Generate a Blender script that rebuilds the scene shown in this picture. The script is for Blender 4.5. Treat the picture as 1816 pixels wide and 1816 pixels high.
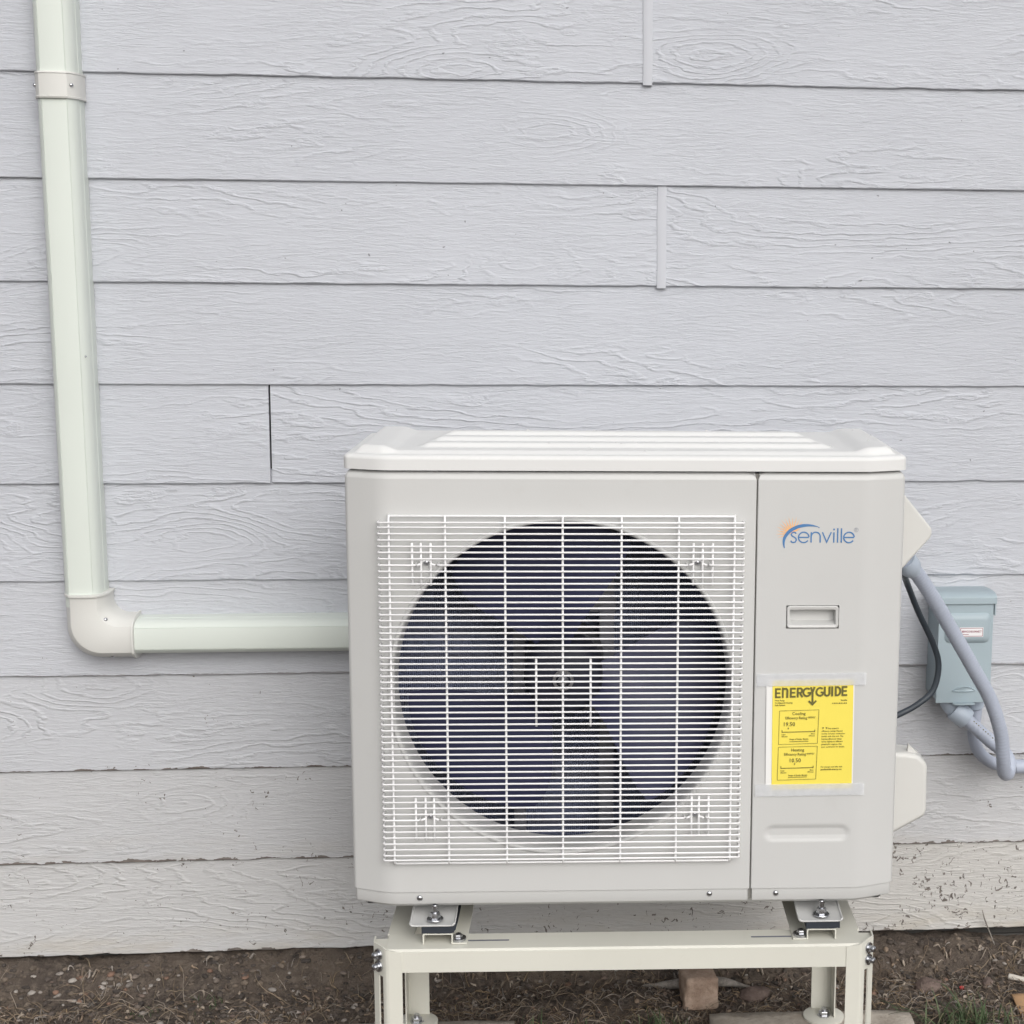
import bpy, bmesh, math, random
from mathutils import Vector, Matrix, noise

for o in list(bpy.data.objects):
    bpy.data.objects.remove(o)
scene = bpy.context.scene
COL = scene.collection
R = math.radians

# ------------------------------------------------------------------ camera
PITCH, YAW, ROLL = 0.158627, 0.092781, 0.010621
CAM = Vector((0.0, -2.872718, 1.335301))
cam_data = bpy.data.cameras.new('camera')
cam_data.sensor_width = 36.0
cam_data.lens = 36.0 * 2800.0 / 1816.0
cam_data.shift_x = (908.0 - 1204.03) / 1816.0
cam_data.clip_start = 0.05
cam_data.clip_end = 500.0
cam = bpy.data.objects.new('camera', cam_data)
COL.objects.link(cam)
fw = Vector((math.sin(YAW) * math.cos(PITCH), math.cos(YAW) * math.cos(PITCH), -math.sin(PITCH)))
rt = Vector((math.cos(YAW), -math.sin(YAW), 0.0))
upv = rt.cross(fw)
r2 = math.cos(ROLL) * rt + math.sin(ROLL) * upv
u2 = -math.sin(ROLL) * rt + math.cos(ROLL) * upv
m = Matrix((r2, u2, -fw)).transposed().to_4x4()
m.translation = CAM
cam.matrix_world = m
scene.camera = cam

# ------------------------------------------------------------------ sky, sun, exposure
SUN_EL, SUN_AZ = R(34), R(164)      # azimuth clockwise from +Y: the bright part of the overcast sky lies behind the camera, a little to the right
world = bpy.data.worlds.new('World')
scene.world = world
world.use_nodes = True
wn = world.node_tree
bg = wn.nodes['Background']
sky = wn.nodes.new('ShaderNodeTexSky')
sky.sky_type = 'NISHITA'
sky.sun_disc = False
sky.sun_elevation = SUN_EL
sky.sun_rotation = SUN_AZ
sky.dust_density = 6.0
sky.air_density = 1.0
hs = wn.nodes.new('ShaderNodeHueSaturation')
hs.inputs['Saturation'].default_value = 0.22      # overcast: a nearly white sky
wn.links.new(sky.outputs[0], hs.inputs['Color'])
wn.links.new(hs.outputs[0], bg.inputs['Color'])
bg.inputs['Strength'].default_value = 0.13
sun_d = bpy.data.lights.new('sun', 'SUN')
sun_d.energy = 1.3
sun_d.angle = R(75)
sun_d.color = (1.0, 0.985, 0.965)
sun = bpy.data.objects.new('sun', sun_d)
COL.objects.link(sun)
sdir = Vector((math.sin(SUN_AZ) * math.cos(SUN_EL), math.cos(SUN_AZ) * math.cos(SUN_EL), math.sin(SUN_EL)))
sun.rotation_euler = (-sdir).to_track_quat('-Z', 'Y').to_euler()
sun.location = sdir * 20
vs = scene.view_settings
vs.view_transform = 'Standard'
vs.look = 'None'
vs.gamma = 1.0
vs.use_curve_mapping = False
vs.exposure = -0.16
scene.cycles.adaptive_threshold = 0.02
scene.cycles.max_bounces = 6
scene.cycles.diffuse_bounces = 3
scene.cycles.glossy_bounces = 3
scene.cycles.transmission_bounces = 2
scene.cycles.transparent_max_bounces = 6
scene.cycles.caustics_reflective = False
scene.cycles.caustics_refractive = False

# ------------------------------------------------------------------ helpers
def lin(r, g, b):
    def f(c):
        c /= 255.0
        return c / 12.92 if c <= 0.04045 else ((c + 0.055) / 1.055) ** 2.4
    return (f(r), f(g), f(b))

class NT:
    """tiny node-graph writer"""
    def __init__(s, name):
        s.mat = bpy.data.materials.new(name)
        s.mat.use_nodes = True
        s.t = s.mat.node_tree
        s.bsdf = s.t.nodes['Principled BSDF']
    def n(s, kind, **kw):
        nd = s.t.nodes.new(kind)
        for k, v in kw.items():
            setattr(nd, k, v)
        return nd
    def put(s, sock, v):
        if isinstance(v, bpy.types.NodeSocket):
            s.t.links.new(v, sock)
        elif isinstance(v, (tuple, list)) and len(v) == 3 and sock.type == 'RGBA':
            sock.default_value = (*v, 1)
        else:
            sock.default_value = v
    def math(s, op, a, b=0.0, c=None, clamp=False):
        nd = s.n('ShaderNodeMath', operation=op, use_clamp=clamp)
        s.put(nd.inputs[0], a); s.put(nd.inputs[1], b)
        if c is not None: s.put(nd.inputs[2], c)
        return nd.outputs[0]
    def vmul(s, v, k):
        nd = s.n('ShaderNodeVectorMath', operation='MULTIPLY')
        s.put(nd.inputs[0], v); nd.inputs[1].default_value = k
        return nd.outputs[0]
    def vadd(s, v, k):
        nd = s.n('ShaderNodeVectorMath', operation='ADD')
        s.put(nd.inputs[0], v); s.put(nd.inputs[1], k)
        return nd.outputs[0]
    def noise(s, vec, scale=1.0, detail=2.0, rough=0.5, dist=0.0):
        nd = s.n('ShaderNodeTexNoise')
        s.put(nd.inputs['Vector'], vec)
        nd.inputs['Scale'].default_value = scale
        nd.inputs['Detail'].default_value = detail
        nd.inputs['Roughness'].default_value = rough
        nd.inputs['Distortion'].default_value = dist
        return nd.outputs[0]
    def ramp(s, v, lo, hi, clamp=True):
        nd = s.n('ShaderNodeMapRange', clamp=clamp)
        nd.interpolation_type = 'SMOOTHSTEP'
        s.put(nd.inputs[0], v)
        s.put(nd.inputs[1], lo); s.put(nd.inputs[2], hi)
        return nd.outputs[0]
    def mix(s, f, a, b, mode='MIX'):
        nd = s.n('ShaderNodeMix', data_type='RGBA', blend_type=mode)
        s.put(nd.inputs[0], f); s.put(nd.inputs[6], a); s.put(nd.inputs[7], b)
        return nd.outputs[2]
    def coord(s, kind='Object'):
        return s.n('ShaderNodeTexCoord').outputs[kind]
    def attr(s, name, kind='OBJECT', out='Fac'):
        nd = s.n('ShaderNodeAttribute', attribute_name=name, attribute_type=kind)
        return nd.outputs[out]
    def bump(s, h, dist, strength=1.0, normal=None):
        nd = s.n('ShaderNodeBump')
        nd.inputs['Strength'].default_value = strength
        nd.inputs['Distance'].default_value = dist
        s.put(nd.inputs['Height'], h)
        if normal is not None: s.put(nd.inputs['Normal'], normal)
        return nd.outputs[0]
    def out(s, color=None, rough=None, normal=None, metallic=None, spec=None):
        if color is not None: s.put(s.bsdf.inputs['Base Color'], color)
        if rough is not None: s.put(s.bsdf.inputs['Roughness'], rough)
        if normal is not None: s.put(s.bsdf.inputs['Normal'], normal)
        if metallic is not None: s.put(s.bsdf.inputs['Metallic'], metallic)
        if spec is not None: s.put(s.bsdf.inputs['Specular IOR Level'], spec)
        return s.mat

M = {}

def paint(name, c, rough=0.45, var=0.04, scale=6.0, bump=0.00015, dirt=None, dirt_amt=0.0, spec=0.4):
    g = NT(name)
    co = g.coord()
    f = g.noise(co, scale, 5, 0.6)
    dk = tuple(x * (1 - 2 * var) for x in c)
    colr = g.mix(g.ramp(f, 0.3, 0.7), dk, c)
    if dirt:
        d = g.noise(co, scale * 6, 6, 0.7)
        colr = g.mix(g.math('MULTIPLY', g.ramp(d, 0.56, 0.78), dirt_amt), colr, dirt)
    fine = g.noise(co, 420, 2, 0.5)
    rr = g.math('MULTIPLY_ADD', g.noise(co, 25, 3), 0.2, rough - 0.1)
    M[name] = g.out(colr, rr, g.bump(fine, bump, 0.6), spec=spec)
    return M[name]

def metal(name, c, rough=0.3):
    g = NT(name)
    co = g.coord()
    M[name] = g.out(g.mix(g.noise(co, 60, 3), c, tuple(x * 0.7 for x in c)), g.math('MULTIPLY_ADD', g.noise(co, 90, 3), 0.25, rough - 0.1), metallic=1.0)
    return M[name]

# --- siding: embossed wood grain under paint
def siding_material(name, worn):
    g = NT('siding_paint')
    co = g.coord()
    seed = g.attr('seed')
    wear0 = g.attr('wear'); wear1 = g.attr('wear_right')
    sx = g.n('ShaderNodeSeparateXYZ'); g.put(sx.inputs[0], co)
    wear = g.math('MULTIPLY_ADD', g.math('SUBTRACT', wear1, wear0), g.ramp(sx.outputs[0], 2.7, 3.9), wear0)
    comb = g.n('ShaderNodeCombineXYZ')
    g.put(comb.inputs[0], g.math('MULTIPLY', seed, 7.31))
    g.put(comb.inputs[1], g.math('MULTIPLY', seed, 3.77))
    g.put(comb.inputs[2], g.math('MULTIPLY', seed, 5.13))
    P = g.vadd(co, comb.outputs[0])
    # contours of a stretched noise field read as growth rings, cathedrals; a sparse cell field gives the knots
    warp = g.noise(g.vmul(P, (11, 1, 45)), 1.0, 2, 0.55)
    f0 = g.noise(g.vmul(P, (1.15, 1, 6.5)), 1.0, 1.0, 0.4)
    vo = g.n('ShaderNodeTexVoronoi', voronoi_dimensions='3D', feature='F1')
    g.put(vo.inputs['Vector'], g.vmul(P, (2.3, 0.001, 7.0)))
    vo.inputs['Scale'].default_value = 1.0
    kn = g.math('SUBTRACT', 1.0, g.ramp(vo.outputs['Distance'], 0.0, 0.42))
    fld = g.math('ADD', g.math('ADD', f0, g.math('MULTIPLY', kn, 0.23)), g.math('MULTIPLY', warp, 0.105))
    ph = g.math('FRACT', g.math('MULTIPLY', fld, 21.0))
    tri = g.math('ABSOLUTE', g.math('SUBTRACT', ph, 0.62))
    ring = g.math('SUBTRACT', 1.0, g.ramp(tri, 0.02, 0.24))
    amp = g.ramp(g.noise(g.vmul(P, (1.9, 1, 8.0)), 1.0, 2, 0.5), 0.40, 0.62)
    amp = g.math('MAXIMUM', amp, g.math('MULTIPLY', kn, 0.9))
    brk = g.ramp(g.noise(g.vmul(P, (55, 1, 150)), 1.0, 2, 0.65), 0.40, 0.58)
    ring = g.math('MULTIPLY', g.math('MULTIPLY', ring, amp), g.math('MULTIPLY_ADD', brk, 0.55, 0.45))
    # short saw-mark streaks
    st = g.noise(g.vmul(P, (40, 1, 320)), 1.0, 3, 0.6, 0.7)
    st_m = g.ramp(st, 0.44, 0.66)
    st2 = g.noise(g.vmul(P, (15, 1, 125)), 1.0, 2, 0.6, 0.9)
    patch = g.ramp(g.noise(g.vmul(P, (5, 1, 16)), 1.0, 1, 0.5), 0.32, 0.62)
    h = g.math('ADD', g.math('MULTIPLY', ring, 1.75), g.math('MULTIPLY', g.math('MULTIPLY_ADD', patch, 0.45, 0.55), g.math('ADD', g.math('MULTIPLY', st_m, 0.50), g.math('MULTIPLY', g.ramp(st2, 0.36, 0.66), 0.42))))
    base = g.mix(g.ramp(g.noise(g.vmul(P, (2, 1, 3)), 1.0, 2), 0.3, 0.7), (0.490, 0.508, 0.552), (0.504, 0.522, 0.566))
    tone = g.math('MULTIPLY', g.math('FRACT', g.math('MULTIPLY', seed, 3.71)), 0.11)      # boards were not all painted alike
    base = g.mix(tone, base, (0.40, 0.42, 0.46))
    gn = g.noise(g.vmul(P, (60, 1, 240)), 1.0, 2, 0.7)
    if not worn:
        base = g.mix(g.math('MULTIPLY', g.ramp(gn, 0.60, 0.80), 0.10), base, (0.21, 0.20, 0.19))
        pits = g.ramp(g.noise(g.vmul(P, (130, 1, 170)), 1.0, 0, 0.5), 0.885, 0.90)
        base = g.mix(g.math('MULTIPLY', pits, 0.7), base, (0.12, 0.12, 0.125))
    else:
        # flaking: small dark flecks, cracks and bigger bare patches; the bottom lip loses its paint
        fl = g.noise(g.vmul(P, (85, 1, 75)), 1.0, 3, 0.62, 1.2)
        big = g.noise(g.vmul(P, (11, 1, 13)), 1.0, 1, 0.5)
        thr = g.math('SUBTRACT', g.math('SUBTRACT', 0.765, g.math('MULTIPLY', wear, 0.152)), g.math('MULTIPLY', g.math('SUBTRACT', big, 0.5), 0.30))
        fleck = g.ramp(fl, thr, g.math('ADD', thr, 0.035))
        lipn = g.noise(g.vmul(P, (26, 1, 60)), 1.0, 3, 0.65)
        lip_h = g.math('MULTIPLY', g.math('MULTIPLY', wear, 0.060), g.math('SUBTRACT', lipn, 0.40))
        lip = g.math('MULTIPLY', g.math('LESS_THAN', sx.outputs[2], lip_h), g.ramp(wear, 0.1, 0.3))
        bare = g.math('MAXIMUM', fleck, lip)
        h = g.math('SUBTRACT', h, g.math('MULTIPLY', bare, 0.9))
        base = g.mix(g.ramp(wear, 0.0, 1.0), base, (0.505, 0.497, 0.482))
        base = g.mix(g.math('MULTIPLY', g.ramp(gn, 0.60, 0.80), g.math('MULTIPLY_ADD', wear, 0.45, 0.12)), base, (0.21, 0.20, 0.19))
        soil = g.math('MULTIPLY', g.math('MULTIPLY', g.math('SUBTRACT', 1.0, g.ramp(sx.outputs[2], 0.0, 0.075)), g.ramp(wear, 0.35, 0.7)), g.ramp(g.noise(g.vmul(P, (6, 1, 30)), 1.0, 3, 0.6), 0.35, 0.75))
        base = g.mix(g.math('MULTIPLY', soil, 0.5), base, (0.40, 0.345, 0.255))
        base = g.mix(bare, base, g.mix(g.noise(g.vmul(P, (40, 1, 60)), 1.0, 2), (0.075, 0.066, 0.060), (0.25, 0.22, 0.20)))
    M[name] = g.out(base, 0.6, g.bump(h, 0.0022, 0.50), spec=0.3)
siding_material('siding', False)
siding_material('siding_worn', True)

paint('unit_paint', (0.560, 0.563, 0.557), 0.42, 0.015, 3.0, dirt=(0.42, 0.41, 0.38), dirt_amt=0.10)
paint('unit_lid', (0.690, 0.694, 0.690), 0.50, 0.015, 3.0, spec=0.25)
paint('wire_paint', (0.84, 0.84, 0.85), 0.38, 0.01)
paint('cover_plastic', (0.600, 0.597, 0.575), 0.45, 0.015)
paint('stand_paint', (0.640, 0.634, 0.570), 0.40, 0.02, 5.0, dirt=(0.42, 0.36, 0.27), dirt_amt=0.12)
paint('duct_plastic', (0.650, 0.695, 0.650), 0.40, 0.015, 3.0, dirt=(0.45, 0.45, 0.40), dirt_amt=0.06)
paint('duct_fitting', (0.640, 0.640, 0.615), 0.45, 0.015, 3.0)
paint('box_paint', (0.355, 0.430, 0.470), 0.42, 0.03, 8.0, dirt=(0.2, 0.2, 0.2), dirt_amt=0.06)
paint('conduit_plastic', (0.415, 0.455, 0.545), 0.45, 0.03, 12.0)
paint('conduit_fitting', (0.43, 0.49, 0.57), 0.38, 0.03, 12.0)
paint('cable_black', (0.040, 0.050, 0.062), 0.45, 0.03, 12.0)
paint('rubber', (0.028, 0.034, 0.045), 0.7, 0.05, 20.0)
paint('dark_void', (0.19, 0.20, 0.235), 0.7, 0.1, 20.0)
paint('fan_plastic', (0.044, 0.048, 0.105), 0.45, 0.12, 7.0, spec=0.35)
paint('motor_paint', (0.07, 0.072, 0.085), 0.5, 0.1, 9.0)
paint('bracket_paint', (0.22, 0.225, 0.26), 0.45, 0.06, 9.0)
paint('inner_orange', (0.66, 0.36, 0.18), 0.5, 0.02)
paint('logo_blue', (0.075, 0.200, 0.420), 0.5, 0.01)
paint('logo_orange', (0.86, 0.47, 0.21), 0.5, 0.01)
paint('logo_grey', (0.36, 0.38, 0.42), 0.5, 0.01)
paint('label_yellow', (0.86, 0.72, 0.115), 0.45, 0.01)
paint('print_ink', (0.135, 0.120, 0.035), 0.6, 0.02)
paint('sign_white', (0.78, 0.77, 0.78), 0.5, 0.01)
paint('sign_ink', (0.30, 0.09, 0.13), 0.6, 0.02)
paint('groove_dark', (0.19, 0.185, 0.17), 0.6, 0.02)  # unit paint darkened, so the shade in the grooves is in the colour
paint('handle_plastic', (0.575, 0.577, 0.568), 0.45, 0.01)
paint('strip_paint', (0.485, 0.500, 0.540), 0.5, 0.015, 8.0)
metal('zinc', (0.62, 0.63, 0.66), 0.24)
paint('shaded_foundation', (0.07, 0.066, 0.062), 0.85, 0.1, 9.0, bump=0.002)  # concrete darkened: the shade under the bottom board is in its colour
paint('sheathing_dark', (0.05, 0.048, 0.045), 0.9, 0.1, 9.0)
paint('cardboard', (0.44, 0.27, 0.145), 0.8, 0.03, 12.0)
paint('red_plastic', (0.65, 0.07, 0.07), 0.4, 0.03, 30.0)
paint('wood_white', (0.60, 0.56, 0.50), 0.7, 0.08, 30.0)

def tape_material():
    g = NT('clear_tape')
    tr = g.n('ShaderNodeBsdfTransparent')
    mx = g.n('ShaderNodeMixShader')
    g.put(g.bsdf.inputs['Base Color'], (0.76, 0.78, 0.81))
    g.bsdf.inputs['Roughness'].default_value = 0.35
    co = g.coord()
    g.put(mx.inputs[0], g.math('MULTIPLY_ADD', g.noise(co, 60, 3), 0.25, 0.44))
    g.t.links.new(tr.outputs[0], mx.inputs[1])
    g.t.links.new(g.bsdf.outputs[0], mx.inputs[2])
    g.t.links.new(mx.outputs[0], g.t.nodes['Material Output'].inputs['Surface'])
    M['tape'] = g.mat
tape_material()

def soil_material():
    g = NT('soil')
    co = g.coord()
    a = g.noise(co, 9, 6, 0.65)
    b = g.noise(co, 70, 6, 0.7)
    c = g.noise(co, 260, 4, 0.7)
    base = g.mix(g.ramp(a, 0.35, 0.68), (0.085, 0.069, 0.059), (0.150, 0.119, 0.095))
    base = g.mix(g.ramp(b, 0.42, 0.70), base, (0.165, 0.135, 0.110))
    base = g.mix(g.ramp(c, 0.60, 0.80), base, (0.17, 0.135, 0.10))
    base = g.mix(g.ramp(g.noise(co, 38, 5, 0.7), 0.55, 0.70), base, (0.042, 0.036, 0.033))
    h = g.math('ADD', g.math('MULTIPLY', b, 1.0), g.math('MULTIPLY', c, 0.5))
    M['soil'] = g.out(base, 0.92, g.bump(h, 0.010, 0.9), spec=0.2)
soil_material()

def tint_material(name, rough=0.8, scale=90, bump=0.001, trans=0.0):
    g = NT(name)
    co = g.coord()
    c = g.attr('tint', 'GEOMETRY', 'Color')
    n = g.noise(co, scale, 4, 0.6)
    colr = g.mix(g.math('MULTIPLY', g.ramp(n, 0.35, 0.75), 0.4), c, (0.05, 0.045, 0.04))
    M[name] = g.out(colr, rough, g.bump(n, bump, 0.6), spec=0.25)
tint_material('tinted')

def stone_material(name, c1, c2, scale=30):
    g = NT(name)
    co = g.coord()
    n = g.noise(co, scale, 6, 0.65)
    n2 = g.noise(co, scale * 7, 4, 0.6)
    base = g.mix(g.ramp(n, 0.35, 0.68), c1, c2)
    base = g.mix(g.math('MULTIPLY', g.ramp(n2, 0.58, 0.78), 0.6), base, tuple(x * 0.45 for x in c1))
    M[name] = g.out(base, 0.88, g.bump(g.math('ADD', n, n2), 0.004, 0.8), spec=0.2)
stone_material('brick_clay', (0.30, 0.215, 0.165), (0.45, 0.345, 0.275))
stone_material('paver_concrete', (0.34, 0.30, 0.255), (0.48, 0.435, 0.38), 22)
stone_material('rock', (0.115, 0.085, 0.075), (0.19, 0.145, 0.125), 25)
stone_material('grey_bark', (0.16, 0.145, 0.13), (0.34, 0.31, 0.28), 40)

class MB:
    def __init__(s):
        s.v = []; s.f = []; s.c = None
    def add(s, verts, faces):
        b = len(s.v)
        s.v += [tuple(v) for v in verts]
        s.f += [tuple(i + b for i in f) for f in faces]
        return s
    def box(s, x0, x1, y0, y1, z0, z1):
        return s.add([(x0, y0, z0), (x1, y0, z0), (x1, y1, z0), (x0, y1, z0), (x0, y0, z1), (x1, y0, z1), (x1, y1, z1), (x0, y1, z1)],
                     [(0, 3, 2, 1), (4, 5, 6, 7), (0, 1, 5, 4), (1, 2, 6, 5), (2, 3, 7, 6), (3, 0, 4, 7)])
    def tube(s, pts, r, n=8, caps=True, radii=None):
        pts = [Vector(p) for p in pts]
        k = len(pts)
        rings = []
        t0 = (pts[1] - pts[0]).normalized()
        ref = Vector((0, 0, 1)) if abs(t0.z) < 0.9 else Vector((1, 0, 0))
        nrm = (ref - ref.dot(t0) * t0).normalized()
        for i, p in enumerate(pts):
            t = (pts[min(i + 1, k - 1)] - pts[max(i - 1, 0)]).normalized()
            nrm = (nrm - nrm.dot(t) * t).normalized()
            bi = t.cross(nrm)
            rr = radii[i] if radii else r
            rings.append([p + rr * (math.cos(a) * nrm + math.sin(a) * bi) for a in (2 * math.pi * j / n for j in range(n))])
        vs_ = [v for rg in rings for v in rg]
        fs = []
        for i in range(k - 1):
            for j in range(n):
                a = i * n + j; b = i * n + (j + 1) % n
                fs.append((a, b, b + n, a + n))
        if caps:
            fs.append(tuple(range(n - 1, -1, -1)))
            fs.append(tuple((k - 1) * n + j for j in range(n)))
        return s.add(vs_, fs)
    def lathe(s, prof, n=32, axis='y', c=(0, 0, 0)):
        """prof: (radius, position along axis)"""
        vs_ = []; fs = []
        for (r, a) in prof:
            for j in range(n):
                t = 2 * math.pi * j / n
                if axis == 'y': vs_.append((c[0] + r * math.cos(t), c[1] + a, c[2] + r * math.sin(t)))
                elif axis == 'z': vs_.append((c[0] + r * math.cos(t), c[1] + r * math.sin(t), c[2] + a))
                else: vs_.append((c[0] + a, c[1] + r * math.cos(t), c[2] + r * math.sin(t)))
        for i in range(len(prof) - 1):
            for j in range(n):
                a = i * n + j; b = i * n + (j + 1) % n
                fs.append((a, b, b + n, a + n))
        return s.add(vs_, fs)
    def prism(s, poly, a0, a1, axis='y'):
        """poly in the two other axes (x,z for axis y; x,y for z; y,z for x)"""
        n = len(poly)
        def P(u, v, a):
            return (u, a, v) if axis == 'y' else ((u, v, a) if axis == 'z' else (a, u, v))
        vs_ = [P(u, v, a0) for u, v in poly] + [P(u, v, a1) for u, v in poly]
        fs = [tuple(range(n)), tuple(range(2 * n - 1, n - 1, -1))]
        for i in range(n):
            j = (i + 1) % n
            fs.append((i, i + n, j + n, j))
        return s.add(vs_, fs)
    def build(s, name, mat, parent=None, smooth=False, bevel=0.0, seg=2, loc=None, recalc=True, auto=None):
        me = bpy.data.meshes.new(name)
        me.from_pydata(s.v, [], s.f)
        if recalc:
            bm = bmesh.new(); bm.from_mesh(me)
            bmesh.ops.recalc_face_normals(bm, faces=bm.faces)
            bm.to_mesh(me); bm.free()
        if s.c is not None:
            at = me.color_attributes.new('tint', 'FLOAT_COLOR', 'POINT')
            at.data.foreach_set('color', [x for c in s.c for x in (c[0], c[1], c[2], 1.0)])
        if smooth:
            me.polygons.foreach_set('use_smooth', [True] * len(me.polygons))
        me.materials.append(M[mat] if isinstance(mat, str) else mat)
        o = bpy.data.objects.new(name, me)
        COL.objects.link(o)
        if parent: o.parent = parent
        if loc: o.location = loc
        if bevel:
            md = o.modifiers.new('bevel', 'BEVEL')
            md.width = bevel; md.segments = seg; md.limit_method = 'ANGLE'; md.angle_limit = R(28)
            md.harden_normals = True
            me.polygons.foreach_set('use_smooth', [True] * len(me.polygons))
        if auto:
            try: me.set_sharp_from_angle(angle=R(auto))
            except Exception: pass
        return o

def tag(o, label=None, cat=None, group=None, kind=None):
    if label: o['label'] = label
    if cat: o['category'] = cat
    if group: o['group'] = group
    if kind: o['kind'] = kind
    return o

def empty(name, loc=(0, 0, 0), rz=0.0):
    o = bpy.data.objects.new(name, None)
    o.empty_display_size = 0.05
    COL.objects.link(o)
    o.location = loc
    o.rotation_euler = (0, 0, rz)
    return o

def copy_part(src, parent, name=None, loc=None):
    c = src.copy()
    if name: c.name = name
    COL.objects.link(c)
    c.parent = parent
    if loc is not None: c.location = loc
    return c

def fillet(poly, radii, n=6):
    out = [poly[0]]
    for i in range(1, len(poly) - 1):
        p0, p1, p2 = Vector(poly[i - 1]), Vector(poly[i]), Vector(poly[i + 1])
        r = radii[i]
        if r <= 0:
            out.append(tuple(p1)); continue
        a = (p0 - p1).normalized(); b = (p2 - p1).normalized()
        ang = a.angle(b)
        d = min(r / math.tan(ang / 2), 0.48 * min((p0 - p1).length, (p2 - p1).length))
        rr = d * math.tan(ang / 2)
        c = p1 + (a + b).normalized() * (rr / math.sin(ang / 2))
        s0 = p1 + a * d - c; s1 = p1 + b * d - c
        for k in range(n + 1):
            t = k / n
            v = s0.normalized().slerp(s1.normalized(), t) * rr
            out.append(tuple(c + v))
    out.append(poly[-1])
    return out

def offset_path(path, inset, closed=False):
    n = len(path); res_ = []
    for i, p in enumerate(path):
        if closed: q0, q1 = path[(i - 1) % n], path[(i + 1) % n]
        else: q0, q1 = path[max(i - 1, 0)], path[min(i + 1, n - 1)]
        d0 = Vector((p[0] - q0[0], p[1] - q0[1])); d1 = Vector((q1[0] - p[0], q1[1] - p[1]))
        if d0.length > 1e-9: d0.normalize()
        if d1.length > 1e-9: d1.normalize()
        d = d0 + d1
        d.normalize()
        nx, ny = d.y, -d.x          # outward
        res_.append((p[0] - nx * inset, p[1] - ny * inset))
    return res_

def smooth01(t):
    t = max(0.0, min(1.0, t))
    return t * t * (3 - 2 * t)

def catmull(pts, per=8):
    P = [Vector(p) for p in pts]
    P = [P[0] * 2 - P[1]] + P + [P[-1] * 2 - P[-2]]
    out = []
    for i in range(1, len(P) - 2):
        for k in range(per):
            t = k / per
            a, b, c, d = P[i - 1], P[i], P[i + 1], P[i + 2]
            out.append(0.5 * ((2 * b) + (c - a) * t + (2 * a - 5 * b + 4 * c - d) * t * t + (3 * b - a - 3 * c + d) * t ** 3))
    out.append(P[-2])
    return out

# flat lettering ----------------------------------------------------
def stroke(mb, pts, w, plane, lift):
    """mitred flat ribbon; plane(u, v, lift) -> 3d point"""
    n = len(pts)
    P = [Vector(p) for p in pts]
    L_, R_ = [], []
    for i, p in enumerate(P):
        d0 = (p - P[i - 1]).normalized() if i > 0 else (P[1] - P[0]).normalized()
        d1 = (P[i + 1] - p).normalized() if i < n - 1 else d0
        t = (d0 + d1)
        t = t.normalized() if t.length > 1e-6 else d0
        k = 1.0 / max(0.45, t.dot(d0))
        nn = Vector((-t.y, t.x)) * (w / 2 * k)
        L_.append(p + nn); R_.append(p - nn)
    vs_ = [plane(v.x, v.y, lift) for v in L_] + [plane(v.x, v.y, lift) for v in R_]
    mb.add(vs_, [(i, i + 1, n + i + 1, n + i) for i in range(n - 1)])

def arc(cx, cy, rx, ry, a0, a1, n=14):
    return [(cx + rx * math.cos(R(a0 + (a1 - a0) * i / n)), cy + ry * math.sin(R(a0 + (a1 - a0) * i / n))) for i in range(n + 1)]

def text_mesh(mb, txt, size, u, v, plane, lift, align='LEFT', bold=0.0, squeeze=1.0):
    cu = bpy.data.curves.new('text', 'FONT')
    cu.body = txt
    cu.size = size
    cu.align_x = align
    cu.resolution_u = 2
    cu.offset = bold
    ob = bpy.data.objects.new('text', cu)
    COL.objects.link(ob)
    dg = bpy.context.evaluated_depsgraph_get()
    me = bpy.data.meshes.new_from_object(ob.evaluated_get(dg))
    vs_ = [plane(u + p.co.x * squeeze, v + p.co.y, lift) for p in me.vertices]
    mb.add(vs_, [tuple(p.vertices) for p in me.polygons])
    bpy.data.objects.remove(ob); bpy.data.curves.remove(cu); bpy.data.meshes.remove(me)

# ------------------------------------------------------------------ ground
def gz(x, y):
    p = Vector((x, y, 0.0))
    near = 1.0 if -1.6 < x < 1.6 and y > -1.2 else 0.35
    h = 0.018 * noise.noise(p * 3.1) + 0.013 * noise.noise(p * 9.0 + Vector((5, 2, 0))) + near * (0.010 * noise.noise(p * 26.0) + 0.008 * abs(noise.noise(p * 62.0)) + 0.004 * noise.noise(p * 140.0))
    band = math.exp(-((y + 0.10) / 0.035) ** 2)              # shallow trough where roof water drips
    return 0.7 * h - 0.010 * band + 0.038 * smooth01((y + 0.085) / 0.085) * (1.0 - 0.30 * smooth01(x - 0.2)) - 0.008

def spaced(lo, fine_lo, fine_hi, hi, step, grow):
    a = []
    x = fine_lo
    while x < fine_hi:
        a.append(x); x += step
    s = step; x = fine_hi
    while x < hi:
        a.append(x); s *= grow; x += s
    a.append(hi)
    s = step; x = fine_lo; b = []
    while True:
        s *= grow; x -= s
        if x <= lo: break
        b.append(x)
    b.append(lo)
    return b[::-1] + a

gx = spaced(-60, -1.15, 1.15, 60, 0.008, 1.35)
gy = spaced(-60, -0.42, 0.0, 0.06, 0.006, 1.35)
mb = MB()
mb.v = [(x, y, gz(x, y)) for y in gy for x in gx]
nx = len(gx)
mb.f = [(j * nx + i, j * nx + i + 1, (j + 1) * nx + i + 1, (j + 1) * nx + i) for j in range(len(gy) - 1) for i in range(nx - 1)]
tag(mb.build('ground', 'soil', smooth=True, recalc=False), kind='structure', label='bare dark brown soil at the foot of the wall')

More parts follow.
